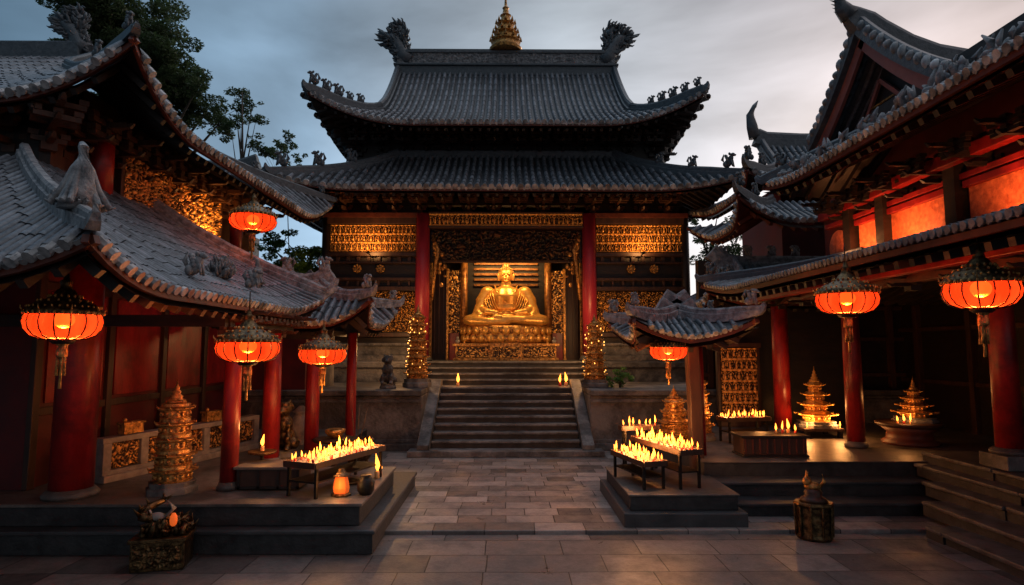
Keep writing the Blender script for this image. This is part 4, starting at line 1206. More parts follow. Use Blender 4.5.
m.bx(-13, -8.0, 10.85, 11.15, zt - 0.1, zt + 0.28); m.build('main_ridge', M['ridge'], ro, bevel=0.03)
m = MB(); p0 = P(36, 62, 9.2)
dragon_end(m, V((-8.15, 11.0, zt + 0.2)), -1, 0.6); m.build('ridge_dragon', M['ridge'], ro)
# upper column and the lit gilded panel
m = MB(); m.tube([(-5.72, 8.35, 4.25), (-5.72, 8.35, 5.4)], [0.15, 0.14], 20); m.build('column', M['red'], hall)
m = MB(); m.tube([(-5.72, 12.6, 4.0), (-5.72, 12.6, 5.5)], [0.12, 0.12], 20); m.build('column', M['red'], hall)
rot = Matrix.Rotation(R(90), 4, 'Z')
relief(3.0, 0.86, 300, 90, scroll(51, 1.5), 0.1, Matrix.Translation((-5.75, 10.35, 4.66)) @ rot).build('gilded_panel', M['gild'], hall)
m = MB(); m.bx(-5.85, -5.7, 8.8, 11.9, 4.16, 4.22); m.bx(-5.85, -5.7, 8.8, 11.9, 5.1, 5.17); m.bx(-5.85, -5.7, 8.76, 8.84, 4.16, 5.17); m.bx(-5.85, -5.7, 11.86, 11.94, 4.16, 5.17)
m.build('panel_frame', M['brown_wood'], hall, bevel=0.01)

# small corner pavilion by the left hall
def pavilion(name, label, cx, cy, ze, Wx, Wy, rise, post, sp=0.14, A=0.35, tip=0.5, ridge_mat='ridge', mats=('tile', 'tile_end', 'eave_red', 'dark_wood'), beasts=True):
    t = thing(name, label, 'pavilion', (cx, cy, 0))
    hip = Wy
    r = Roof(cx, cy, ze, Wx, Wy, hip, Wy, rise, sag=0.35, A=A, B=0.18, Lc=0.8, sp=sp, tl=0.22)
    ro = roof_build(r, t, 'FRLB', hips=(('F', 1), ('F', -1), ('B', 1), ('B', -1)), dsof=0.7, rw=0.14, rh=0.16, curl=tip, figs=1, fs=0.6, ridge_mat=ridge_mat, mats=mats)
    m = MB(); g_ = Wx - hip
    ridge(m, [(cx - g_ - 0.25, cy, ze + rise + 0.22), (cx - g_, cy, ze + rise + 0.06), (cx, cy, ze + rise + 0.02), (cx + g_, cy, ze + rise + 0.06), (cx + g_ + 0.25, cy, ze + rise + 0.22)], 0.2, 0.28)
    m.build('main_ridge', M[ridge_mat], ro)
    for sx in ((-1, 1) if beasts else ()):
        m = MB(); beast(m, V((cx + sx * (g_ + 0.1), cy, ze + rise + 0.25)), V((sx, 0, 0)), 0.9, 1); m.build('ridge_animal', M[ridge_mat], ro)
    return t, ro, r
pv, pro, pr_ = pavilion('corner_pavilion', 'small tiled corner pavilion at the far end of the left hall, before the gilded wall', -3.75, 11.2, 2.62, 1.35, 1.1, 0.75, None, A=0.42, ridge_mat='pale_clay')
m = MB(); m.bx(-4.6, -3.0, 10.4, 10.52, 2.35, 2.55); m.bx(-3.3, -3.2, 10.52, 12.0, 2.42, 2.52); m.build('beam', M['dark_wood'], pv)
for x, y in ((-3.04, 11.95), (-4.55, 11.95)):
    column(pv, x, y, 0.0, 2.5, 0.10, 'red')
# rear gallery behind the left hall
rg = thing('rear_gallery', 'grey roofed gallery behind the left hall, its eave just below the tall trees', 'gallery', (-8, 17, 0))
GR = Roof(-10.4, 18.3, 6.1, 4.6, 2.6, 2.6, 2.6, 1.6, sag=0.3, A=0.3, B=0.15, Lc=1.4, sp=0.2)
ro = roof_build(GR, rg, 'FR', hips=(('F', 1),), dsof=1.2, rw=0.18, rh=0.2, curl=0.5, figs=2, fs=0.9)
m = MB(); ridge(m, [(-14, 18.3, 7.7), (-10, 18.3, 7.7), (-8.3, 18.3, 7.75), (-7.7, 18.3, 7.95)], 0.3, 0.4); m.build('main_ridge', M['ridge'], ro)
m = MB(); m.bx(-13.5, -8.2, 16.9, 19.8, 0, 5.8); m.build('wall', M['dark_wood'], rg)
# low far roofs in the gap between the left hall and the temple
lg = thing('far_gate_house', 'small grey gate house roof with curled ridge ends, in the gap left of the temple', 'gate house', (-5, 13.6, 0))
r2 = Roof(-5.2, 14.2, 3.0, 1.25, 0.9, 0.9, 0.9, 0.6, sag=0.3, A=0.25, B=0.12, Lc=0.7, sp=0.14)
ro = roof_build(r2, lg, 'FR', hips=(('F', 1), ('F', -1)), dsof=0.5, rw=0.13, rh=0.15, curl=0.5, ridge_mat='pale_clay')
m = MB(); ridge(m, [(-5.85, 14.2, 3.95), (-5.6, 14.2, 3.72), (-5.2, 14.2, 3.66), (-4.8, 14.2, 3.72), (-4.55, 14.2, 3.95)], 0.16, 0.22); m.build('main_ridge', M['pale_clay'], ro)
m = MB(); m.bx(-6.2, -4.2, 13.7, 14.8, 0, 3.0); m.build('wall', M['stone'], lg)

# ------------------------------------------------------------------ balustrade, pagodas and other things on the left platform
bal = thing('carved_balustrade', 'low pale stone balustrade with gilded lattice panels along the red wall', 'balustrade', (-5.25, 7.95, LF), R(73))
m = MB(); Lb = 2.9
m.bx(0, Lb, -0.11, 0.11, 0.0, 0.09); m.bx(0, Lb, -0.08, 0.08, 0.09, 0.15); m.bx(-0.03, Lb, -0.10, 0.10, 0.50, 0.57)
m.build('rail', M['pale_stone'], bal, world_coords=False, bevel=0.008)
for k in range(6):
    x = k * (Lb - 0.1) / 5 + 0.05
    m = MB(); m.bx(x - 0.06, x + 0.06, -0.09, 0.09, 0.15, 0.5); m.build('post', M['pale_stone'], bal, world_coords=False, bevel=0.006)
    if k < 5:
        xm = x + (Lb - 0.1) / 10
        relief((Lb - 0.1) / 5 - 0.14, 0.33, 34, 24, scroll(60 + k, 1.9), 0.05, Matrix.Translation((xm, -0.03, 0.325))).build('lattice_panel', M['gild'], bal, world_coords=False)
# low end return with a few small carved boxes on top
for k, (px, py, lab) in enumerate(((122, 437, 'small carved gilt box on the near end of the stone balustrade'), (206, 433, 'small carved gilt box on the far half of the stone balustrade'))):
    p = P(px, py + 6, 8.4 + 1.5 * k)
    o = MB(); o.box((0, 0, 0.07), (0.30, 0.12, 0.13)); o.box((0, 0, 0.15), (0.34, 0.15, 0.03)); o.ell((-0.1, 0, 0.19), (0.03, 0.03, 0.03), 8, 6)
    t_ = (0.45, 1.9)[k]
    ob = o.build('carved_box', M['gold_old'], None, bevel=0.006)
    ob.location = V((-5.25 + t_ * math.cos(R(73)), 7.95 + t_ * math.sin(R(73)), LF + 0.572)); ob.rotation_euler = (0, 0, R(73))
    tag(ob, lab, 'box')

def pagoda(label, loc, h, w, tiers, mt='gold_old', glow=False, base_mat='stone', group=None, seg=8, seed=1, taper=0.62, spire=0.22, round_=False, solid=0.78):
    """tiered votive pagoda: base > tiers with flared eaves > spire"""
    t = thing('votive_pagoda', label, 'pagoda', loc, 0.2, group)
    rn = random.Random(seed)
    hb = h * 0.10
    m = MB(); m.lathe([(w * 0.56, 0), (w * 0.56, hb * .5), (w * 0.5, hb * .6), (w * 0.52, hb)], seg, sm=False)
    m.build('base', M[base_mat], t, world_coords=False, bevel=0.006)
    hs = h * spire; ht = (h - hb - hs) / tiers
    z = hb
    for i in range(tiers):
        r = w * 0.5 * (1 - (1 - taper) * i / max(1, tiers - 1)); r2 = r * (0.92 if round_ else solid)
        m = MB()
        m.lathe([(r2 * 0.9, z), (r2 * .92, z + ht * .1), (r2 * .8, z + ht * .14), (r2 * .8, z + ht * 0.52), (r * .95, z + ht * .60), (r, z + ht * .66), (r * 1.0, z + ht * 0.72), (r * .8, z + ht * .82), (r2 * .85, z + ht * 1.0)], 24 if round_ else seg, sm=False)
        for k in range(seg * 2):
            a = 2 * PI * k / (seg * 2) + PI / seg * .0
            c = V((r2 * .83 * math.cos(a), r2 * .83 * math.sin(a), z + ht * .33))
            m.ell(c, (r * 0.09, r * .09, ht * .17), 6, 5)
        for k in range(seg):
            a = 2 * PI * k / seg
            e_ = 0.06 if (round_ or solid > .9) else 0.12
            m.tube([(r * .9 * math.cos(a), r * .9 * math.sin(a), z + ht * .7), (r * (1 + e_) * math.cos(a), r * (1 + e_) * math.sin(a), z + ht * .74), (r * (1.03 + e_) * math.cos(a), r * (1.03 + e_) * math.sin(a), z + ht * .88)], [r * .07, r * .055, r * .015], 5)
        m.build('tier', M[mt], t, world_coords=False)
        if glow:
            m = MB()
            for k in range(seg + 2):
                a = 2 * PI * (k + 0.5 * (i % 2)) / (seg + 2)
                if rn.random() < 0.5: continue
                a += rn.uniform(-.2, .2); rr_ = r * rn.uniform(.8, 1.1); s_ = rn.uniform(.6, 1.3)
                m.ell((rr_ * math.cos(a), rr_ * math.sin(a), z + ht * rn.uniform(.1, .95)), (0.010 * s_, 0.010 * s_, 0.018 * s_), 6, 5)
            m.build('lamp_ring', M['ember'], t, world_coords=False)
        z += ht
    m = MB(); r = w * 0.5 * taper * .6
    m.lathe([(r, z), (r * .9, z + hs * .12), (r * .55, z + hs * .2), (r * .65, z + hs * .28), (r * .35, z + hs * .36), (r * .45, z + hs * .46), (r * .22, z + hs * .55), (r * .28, z + hs * .64), (r * .1, z + hs * .74), (0.004, z + hs)], 12)
    m.build('spire', M[mt], t, world_coords=False)
    return t
p = P(172, 489, 7.45)
pg = pagoda('tall aged gold pagoda standing in front of the carved balustrade on the left platform', (P(172, 489, 7.5).x, 7.5, LF), 1.36, 0.52, 5, seed=2, taper=0.78, round_=True)
for sx, lab, px in ((-1, 'slender lit gold lamp tower left of the stairs, in front of the crimson column', 417), (1, 'slender lit gold lamp tower right of the stairs, before the gilded wall panel', 595)):
    q = P(px, 388, 14.2)
    t_ = pagoda(lab, (q.x, 14.2, 1.295), 1.95 if sx < 0 else 1.72, 0.60, 8, mt='gold_old', glow=True, seed=5 + sx, taper=0.62, spire=0.14, solid=0.92)
    plight('tower_light', (sx * 0.35, 1.1, 1.45), 40, (1, 0.5, 0.18), 0.15, t_)

# ------------------------------------------------------------------ candles and their tables
def flame_mesh(h=0.075):
    m = MB(); m.lathe([(0.003, 0), (0.014, h * .12), (0.021, h * .28), (0.018, h * .48), (0.009, h * .74), (0.001, h)], 8, cap=False); return m
def make_candle(mt='wax', h=0.06, r=0.022, fl=0.15):
    t = thing('candle', 'x', 'candle')
    m = MB(); m.lathe([(r * 1.05, 0), (r, h * .2), (r * .95, h * .96), (r * .6, h), (r * .2, h * .96)], 12)
    m.build('wax', M[mt], t, world_coords=False)
    m = MB(); m.tube([(0, 0, h * .95), (0.002, 0, h + 0.015)], 0.002, 5); m.build('wick', M['iron'], t, world_coords=False)
    m = flame_mesh(fl)
    for q in m.v:
        t_ = q.z / fl; q.x += 0.010 * t_ * t_ - 0.004 * math.sin(t_ * 4.5); q.z += h + 0.005
    m.build('flame', M['flame'], t, world_coords=False)
    return t
c_white = make_candle(); c_red = make_candle('wax_red', 0.07, 0.024, 0.17)
used = {'w': False, 'r': False}
def put_candle(kind, loc, sc, label, group, light=0, lean=0):
    src = c_white if kind == 'w' else c_red
    if not used[kind]:
        used[kind] = True; o = src; o.location = loc; o.scale = (sc,) * 3; o['label'] = label
        if group: o['group'] = group
    else:
        o = dup(src, loc, random.uniform(0, 6), label, sc, group)
        for ch in list(o.children):
            if ch.type == 'LIGHT': bpy.data.objects.remove(ch)
    o.scale = (sc, sc, sc * random.uniform(0.65, 1.2))
    if light:
        plight('flame_light', (0, 0, 0.26), light * 1.3, (1, 0.40, 0.11), 0.05, o)
    return o

def candle_table(label, a, b, w, z, zf, rows, n, clabel, group, seed, legs=True, lt=2.0, skip=0.05, rim=True, sc=(0.38, 0.68), tall=0.0, kinds='wr'):
    """long iron candle tray on four legs from a to b (plan points), candles standing in it"""
    a = V((a[0], a[1], 0)); b = V((b[0], b[1], 0)); d = (b - a); Ln = d.length; d.normalize(); ang = math.atan2(d.y, d.x)
    t = thing('candle_table', label, 'candle table', (a.x, a.y, zf), ang)
    zt = z - zf
    m = MB(); m.bx(0, Ln, -w / 2, w / 2, zt - 0.035, zt - 0.012)
    for (x0, x1, y0, y1) in ((0, Ln, -w / 2 - .012, -w / 2), (0, Ln, w / 2, w / 2 + .012), (-.012, 0, -w / 2, w / 2), (Ln, Ln + .012, -w / 2, w / 2)):
        m.bx(x0, x1, y0, y1, zt - 0.05, zt + 0.022)
    m.build('tray', M['brown_wood'], t, world_coords=False, bevel=0.004)
    m = MB(); m.bx(0.002, Ln - .002, -w / 2 + .002, w / 2 - .002, zt - 0.011, zt - 0.001); m.build('ash_bed', M['ash'], t, world_coords=False)
    if legs:
        for x in (0.06, Ln - 0.06):
            for y in (-w / 2 + 0.03, w / 2 - 0.03):
                m = MB(); m.bar((x, y, 0.0), (x, y, zt - 0.05), 0.032, 0.032); m.build('leg', M['iron'], t, world_coords=False)
        m = MB(); m.bx(0.05, Ln - 0.05, -w / 2 + 0.03, w / 2 - 0.03, zt * 0.42, zt * 0.42 + 0.02); m.build('lower_shelf', M['iron'], t, world_coords=False)
    rn = random.Random(seed)
    sd = V((-d.y, d.x, 0)); k = 0
    ORD = ['first', 'second', 'third', 'fourth', 'fifth', 'sixth', 'seventh', 'eighth', 'ninth', 'tenth', 'eleventh', 'twelfth', 'thirteenth', 'fourteenth', 'fifteenth', 'sixteenth', 'seventeenth']
    rown = {1: ['only'], 2: ['right', 'left'], 3: ['right', 'middle', 'left']}[rows]
    cnt = [0] * rows
    for i in range(n):
        for j in range(rows):
            if rn.random() < skip: continue
            x = (i + 0.5 + rn.uniform(-.25, .25)) * Ln / n; y = (j + 0.5 + rn.uniform(-.25, .25)) * w / rows - w / 2
            pp = a + d * x + sd * y; pp.z = z - 0.001
            kd = rn.choice(kinds)
            lab = '%s lit %s candle from the near end, %s row of the %s' % (ORD[cnt[j]], 'red' if kd == 'r' else 'amber', rown[j], clabel)
            cnt[j] += 1
            put_candle(kd, pp, rn.uniform(*sc) * (1.25 if rn.random() < tall else 1), lab, group, light=lt if k % 12 == 5 else 0)
            k += 1
    return t
candle_table('long iron candle table crowded with flames on the left platform', (-2.40, 7.15), (-1.86, 8.45), 0.46, 0.86, LF, 3, 17,
             'long left platform tray', 'candles on the left tray', 3, lt=7, tall=0.25)
# second, smaller stand behind the left table
st = thing('candle_stand', 'small black iron stand with one lit candle left of the long candle table', 'stand', (P(262, 460, 8.0).x, 8.0, LF))
m = MB(); m.tube([(0, 0, 0), (0, 0, 0.36)], 0.022, 8); m.build('stem', M['iron'], st, world_coords=False)
m = MB(); m.lathe([(0.1, 0.36), (0.17, 0.37), (0.18, 0.40), (0.17, 0.40), (0.1, 0.385)], 20); m.build('plate', M['bronze'], st, world_coords=False)
m = MB(); m.lathe([(0.13, 0), (0.14, 0.02), (0.03, 0.05)], 16); m.build('foot', M['iron'], st, world_coords=False)
put_candle('w', (st.location.x, 8.0, LF + 0.40), 1.15, 'single thick lit candle on the small iron stand beside the wooden chest', None, 3)
# candles on the platform edge to the right of the table
for k, (px, py, s_, lab) in enumerate(((377, 476, 1.5, 'tallest lit candle on the corner of the left platform, in front of the candle table'), (384, 474, 1.2, 'middle lit candle of the three at the platform corner'), (392, 471, 1.0, 'small thin lit candle nearest the edge of the left platform'))):
    p = P(px, py, 8.25 + k * 0.06)
    put_candle('wr'[k % 2], (min(p.x, -1.72), 8.25 + k * 0.1, LF), s_, lab, None, 3 if k == 0 else 0)
dish = MB(); dish.lathe([(0.11, 0), (0.15, 0.015), (0.16, 0.035), (0.13, 0.03), (0.05, 0.012)], 20)
dd = dish.build('bronze_dish', M['bronze'], None); dd.location = (-2.0, 7.95, LF + 0.001); tag(dd, 'shallow bronze dish on the platform floor in front of the candle table', 'dish')
# amber glass lamp on the floor in front of the table
al = thing('floor_lamp', 'squat amber glass lamp glowing on the floor before the left candle table', 'lamp', (P(341, 494, 7.3).x, 7.3, LF))
m = MB(); m.lathe([(0.07, 0.02), (0.09, 0.04), (0.10, 0.09), (0.09, 0.15), (0.07, 0.225)], 8, sm=False); m.build('glass', M['charm'], al, world_coords=False)
m = MB(); m.lathe([(0.12, 0), (0.12, 0.02), (0.1, 0.03)], 8, sm=False); m.lathe([(0.1, 0.225), (0.11, 0.24), (0.05, 0.27), (0.03, 0.31)], 8, sm=False); m.build('mount', M['bronze'], al, world_coords=False)
plight('lamp_light', (0, -0.2, 0.16), 1.5, (1, 0.5, 0.15), 0.05, al)
jar = MB(); jar.lathe([(0.07, 0), (0.10, 0.05), (0.105, 0.14), (0.07, 0.19), (0.055, 0.2), (0.07, 0.23)], 16)
jo = jar.build('black_jar', M['iron'], None); jo.location = (al.location.x + 0.28, 7.35, LF + .001); tag(jo, 'small black jar right of the amber floor lamp', 'jar')
# low wooden chest
ch = thing('wooden_chest', 'long low wooden chest beside the slim red column on the left platform', 'chest', (-2.98, 7.75, LF), R(0))
m = MB(); m.bx(-0.32, 0.45, -0.2, 0.25, 0.02, 0.25); m.build('body', M['brown_wood'], ch, world_coords=False, bevel=0.008)
m = MB(); m.bx(-0.35, 0.48, -0.23, 0.28, 0.25, 0.285); m.build('lid', M['slab'], ch, world_coords=False, bevel=0.008)
m = MB()
for k in range(4): m.bx(-0.30 + k * 0.24, -0.27 + k * 0.24, -0.212, -0.2, 0.02, 0.25)
m.bx(-0.32, 0.45, -0.212, -0.2, 0.02, 0.05)
m.build('front_slats', M['dark_wood'], ch, world_coords=False)
# incense burner with sticks behind the table
ib = thing('incense_burner', 'round bronze incense burner with thin incense sticks behind the candle table', 'incense burner', (P(357, 450, 9.4).x, 9.4, 0.216))
m = MB()
for a in range(3): m.tube([(0.14 * math.cos(a * 2.1), 0.14 * math.sin(a * 2.1), 0.3), (0.19 * math.cos(a * 2.1), 0.19 * math.sin(a * 2.1), 0.0)], [0.03, 0.022], 6)
m.build('feet', M['bronze'], ib, world_coords=False)
m = MB(); m.lathe([(0.08, 0.25), (0.2, 0.3), (0.25, 0.42), (0.22, 0.54), (0.26, 0.58), (0.24, 0.6), (0.2, 0.56)], 24); m.build('bowl', M['bronze'], ib, world_coords=False)
for k in range(3):
    m = MB(); m.tube([(0.04 * k - 0.04, 0, 0.56), (0.12 * k - 0.10, 0.03, 1.05 + 0.06 * (k % 2))], 0.006, 5); m.build('incense_stick', M['rope'], ib, world_coords=False)
# gold offering table with bowl
ot = thing('offering_table', 'small dark offering table with a rim behind the red column and candle table', 'table', (P(335, 440, 10.2).x, 10.2, 0.0))
m = MB(); m.lathe([(0.34, 0.66), (0.36, 0.70), (0.33, 0.71)], 24); m.build('tabletop', M['brown_wood'], ot, world_coords=False)
m = MB(); m.lathe([(0.2, 0), (0.18, 0.05), (0.06, 0.12), (0.05, 0.55), (0.15, 0.66)], 16); m.build('pedestal', M['dark_wood'], ot, world_coords=False)
b_ = MB(); b_.lathe([(0.06, 0), (0.1, 0.03), (0.16, 0.08), (0.17, 0.13), (0.12, 0.15)], 18)
bo = b_.build('gold_bowl', M['gold_old'], None); bo.location = V(ot.location) + V((0, 0, 0.712)); tag(bo, 'lidded gold bowl on the small offering table left', 'bowl')
# guardian figure and stone urn between the red columns
def guardian(label, loc, h, mt, rz=0, cat='statue'):
    t = thing('guardian_statue', label, cat, loc, rz)
    m = MB(); s_ = h
    m.lathe([(0.22 * s_, 0), (0.24 * s_, 0.04 * s_), (0.2 * s_, 0.10 * s_), (0.22 * s_, 0.14 * s_)], 8, sm=False); m.build('pedestal', M['stone'], t, world_coords=False)
    m = MB()
    m.ell((0, 0, 0.34 * s_), (0.17 * s_, 0.16 * s_, 0.20 * s_), 14, 10); m.ell((0, -0.05 * s_, 0.55 * s_), (0.15 * s_, 0.14 * s_, 0.18 * s_), 14, 10)
    m.ell((0, -0.09 * s_, 0.80 * s_), (0.13 * s_, 0.13 * s_, 0.13 * s_), 14, 10); m.ell((0, -0.2 * s_, 0.77 * s_), (0.07 * s_, 0.07 * s_, 0.05 * s_), 10, 8)
    rn = random.Random(4)
    for k in range(26):
        a = rn.uniform(0, 2 * PI); e_ = rn.uniform(-0.3, 1.2)
        if math.sin(a) < -0.5 and e_ < 0.6: continue
        m.ell((0.14 * s_ * math.cos(a) * math.cos(e_), -0.07 * s_ + 0.14 * s_ * math.sin(a) * math.cos(e_), 0.79 * s_ + 0.13 * s_ * math.sin(e_)), (0.04 * s_,) * 3, 6, 5)
    for sx in (-1, 1):
        m.tube([(sx * 0.11 * s_, -0.12 * s_, 0.55 * s_), (sx * 0.12 * s_, -0.19 * s_, 0.35 * s_), (sx * 0.12 * s_, -0.17 * s_, 0.15 * s_)], [0.07 * s_, 0.055 * s_, 0.05 * s_], 8)
        m.ell((sx * 0.12 * s_, -0.21 * s_, 0.17 * s_), (0.06 * s_, 0.08 * s_, 0.04 * s_), 8, 6)
        m.ell((sx * 0.16 * s_, 0.02 * s_, 0.24 * s_), (0.09 * s_, 0.14 * s_, 0.10 * s_), 8, 6)
        m.cone(V((sx * 0.08 * s_, -0.06 * s_, 0.9 * s_)), V((sx * 0.12 * s_, -0.05 * s_, 1.0 * s_)), 0.04 * s_)
    m.tube([(0, 0.14 * s_, 0.25 * s_), (0, 0.22 * s_, 0.4 * s_), (0, 0.17 * s_, 0.58 * s_)], [0.04 * s_, 0.06 * s_, 0.02 * s_], 8)
    b = m.build('body', M[mt], t, world_coords=False)
    rm = b.modifiers.new('r', 'REMESH'); rm.mode = 'VOXEL'; rm.voxel_size = 0.02 * s_; rm.use_smooth_shade = True
    return t
guardian('small bronze lion figure between the two far red columns on the left', (P(284, 452, 9.8).x, 9.8, LF), 0.95, 'bronze')
guardian('small grey stone lion on the terrace left of the lamp tower', (P(388, 385, 13.7).x, 13.7, 1.292), 0.8, 'stone')
ur = MB(); ur.lathe([(0.14, 0), (0.1, 0.06), (0.2, 0.2), (0.22, 0.36), (0.13, 0.5), (0.1, 0.56), (0.16, 0.6), (0.12, 0.62), (0.04, 0.7)], 18)
uo = ur.build('stone_urn', M['pale_stone'], None); uo.location = (P(300, 450, 11.2).x, 11.2, 0.445); tag(uo, 'grey lidded stone urn standing left of the slim red column by the terrace', 'urn')

# stair candles
for k, (px, py, z, s_, lab) in enumerate(((458, 386, 1.264, 1.9, 'lit candle alone on the left of the stair landing'), (560, 390, 1.264, 1.6, 'shorter lit candle at the left of the pair on the stair landing'),
                                          (566, 390, 1.264, 2.0, 'taller lit candle at the right of the pair on the stair landing'))):
    put_candle('w' if k != 1 else 'r', (P(px, py, 14.95).x, 14.95, z), s_ * 0.95, lab, None, 3 if k != 1 else 0)

# bronze censers in the foreground
def censer(label, loc, rz, kind):
    t = thing('censer', label, 'censer', loc, rz)
    m = MB()
    if kind == 0:
        m.bx(-0.27, 0.23, -0.17, 0.17, 0.0, 0.28); m.bx(-0.29, 0.25, -0.19, 0.19, 0.28, 0.32)
        for k in range(5): m.bx(-0.26 + k * .12, -0.24 + k * .12, -0.185, -0.17, 0.02, 0.27)
        m.build('box', M['bronze'], t, world_coords=False, bevel=0.012)
        relief(0.44, 0.2, 60, 30, scroll(91, 2.2), 0.05, Matrix.Translation((-0.02, -0.172, 0.14))).build('carved_front', M['bronze'], t, world_coords=False)
        m = MB()   # coiled dragon on the lid
        pts = [(0.26 * math.cos(a * .55) * (1 - a * .03), 0.12 * math.sin(a * .9), 0.36 + 0.035 * a) for a in range(9)]
        m.tube(pts, [0.02, 0.035, 0.045, 0.05, 0.05, 0.045, 0.04, 0.04, 0.03], 8)
        rn = random.Random(8)
        for k in range(30):
            q = V(pts[rn.randrange(9)]); m.cone(q, q + V((rn.uniform(-.1, .1), rn.uniform(-.1, .1), rn.uniform(.02, .12))), 0.025, 5)
        for k in range(46):
            c = V((rn.uniform(-.24, .2), rn.uniform(-.13, .13), 0.33)); h_ = rn.uniform(.02, .16) * (1 - abs(c.x) * 1.6)
            m.tube([c, c + V((rn.uniform(-.03, .03), rn.uniform(-.03, .03), h_)), c + V((rn.uniform(-.06, .06), rn.uniform(-.04, .04), h_ + .03))], [0.035, 0.028, 0.008], 5)
        m.build('dragon', M['bronze'], t, world_coords=False)
        m = MB()   # little bird figure
        m.ell((-0.07, -0.05, 0.51), (0.075, 0.04, 0.045), 10, 8); m.ell((-0.15, -0.05, 0.55), (0.03, 0.03, 0.035), 8, 6); m.cone(V((-0.17, -0.05, 0.55)), V((-0.22, -0.05, 0.54)), 0.012)
        for k in range(5): m.tube([(0.0, -0.05, 0.5), (0.08, -0.07 + .02 * k, 0.58), (0.06 - .02 * k, -0.09 + .03 * k, 0.66)], [0.02, 0.015, 0.004], 5)
        m.tube([(-0.07, -0.05, 0.46), (-0.06, -0.05, 0.36)], 0.01, 5)
        m.build('bird', M['pale_stone'], t, world_coords=False)
        m = MB(); m.lathe([(0.015, 0.42), (0.032, 0.44), (0.038, 0.48), (0.032, 0.52), (0.015, 0.55)], 12, (0.1, -0.1, 0)); m.build('lamp_glass', M['charm'], t, world_coords=False)
    else:
        m.lathe([(0.17, 0), (0.19, 0.03), (0.175, 0.06), (0.18, 0.34), (0.21, 0.37), (0.2, 0.4)], 10, sm=False, sy=0.8)
        for k in range(10):
            a = 2 * PI * k / 10
            m.tube([(0.185 * math.cos(a), 0.15 * math.sin(a), 0.03), (0.195 * math.cos(a), 0.16 * math.sin(a), 0.36)], 0.014, 6)
        m.build('barrel', M['bronze'], t, world_coords=False, bevel=0.006)
        m = MB(); m.lathe([(0.15, 0.4), (0.13, 0.44), (0.09, 0.46), (0.1, 0.5), (0.07, 0.54)], 12, sy=0.8); m.build('lid', M['brown_wood'], t, world_coords=False)
        m = MB(); m.ell((0, 0, 0.56), (0.09, 0.06, 0.05), 10, 8); m.ell((-0.06, -0.02, 0.62), (0.05, 0.04, 0.05), 10, 8)
        m.tube([(0.07, 0, 0.56), (0.12, 0, 0.62), (0.10, 0, 0.7)], [0.02, 0.02, 0.005], 6)
        for sx in (-1, 1): m.cone(V((-0.06, sx * .03, 0.65)), V((-0.05, sx * .05, 0.73)), 0.016)
        m.build('lion', M['gold_old'], t, world_coords=False)
    return t
censer('ornate bronze censer box with bird and dragon in front of the left steps', (P(164, 560, 6.5).x, 6.5, -0.049), R(12), 0)
o = censer('ribbed bronze barrel censer with small lion lid in front of the right steps', (P(815, 538, 7.3).x, 7.3, -0.049), R(-15), 1)
o.scale = (1.08, 1.08, 1.08)

# ------------------------------------------------------------------ right side: platforms and steps
mp_ = thing('stone_plinth', 'small stone plinth with a lower ledge under the right candle tables', 'plinth', (2.2, 8.2, 0))
def prism(mb, pts, z0, z1):
    n = len(pts); a = [mb.pt((x, y, z0)) for x, y in pts]; b = [mb.pt((x, y, z1)) for x, y in pts]
    mb.face(a[::-1]); mb.face(b)
    for k in range(n): mb.face((a[k], a[(k + 1) % n], b[(k + 1) % n], b[k]))
m = MB(); m.bx(1.46, 3.0, 7.6, 9.55, -0.04, 0.17); m.build('lower_ledge', M['dark_slab'], mp_, bevel=0.02)
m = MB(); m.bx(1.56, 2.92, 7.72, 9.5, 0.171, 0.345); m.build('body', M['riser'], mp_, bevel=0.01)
m = MB(); m.bx(1.54, 2.94, 7.70, 9.52, 0.346, 0.37); m.build('top_slab', M['slab'], mp_, bevel=0.008)
rp = thing('stone_terrace', 'broad dark stone terrace with three front steps under the right hall', 'terrace', (6, 9, 0))
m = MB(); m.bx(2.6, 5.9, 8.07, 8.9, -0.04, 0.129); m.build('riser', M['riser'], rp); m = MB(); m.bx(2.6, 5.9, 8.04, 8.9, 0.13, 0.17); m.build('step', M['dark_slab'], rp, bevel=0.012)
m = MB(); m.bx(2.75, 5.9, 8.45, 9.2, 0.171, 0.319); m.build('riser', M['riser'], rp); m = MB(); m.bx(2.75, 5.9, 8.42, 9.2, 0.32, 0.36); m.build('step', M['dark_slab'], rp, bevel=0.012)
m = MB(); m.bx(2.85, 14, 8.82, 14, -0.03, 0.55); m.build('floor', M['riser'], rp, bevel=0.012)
m = MB(); m.bx(2.83, 14, 8.80, 14, 0.551, 0.568); m.build('floor_slabs', M['slab'], rp, bevel=0.006)
RF = 0.569
ss = thing('side_steps', 'worn grey stone steps climbing to the right beside the far right column', 'steps', (6, 6, 0))
rn = random.Random(12)
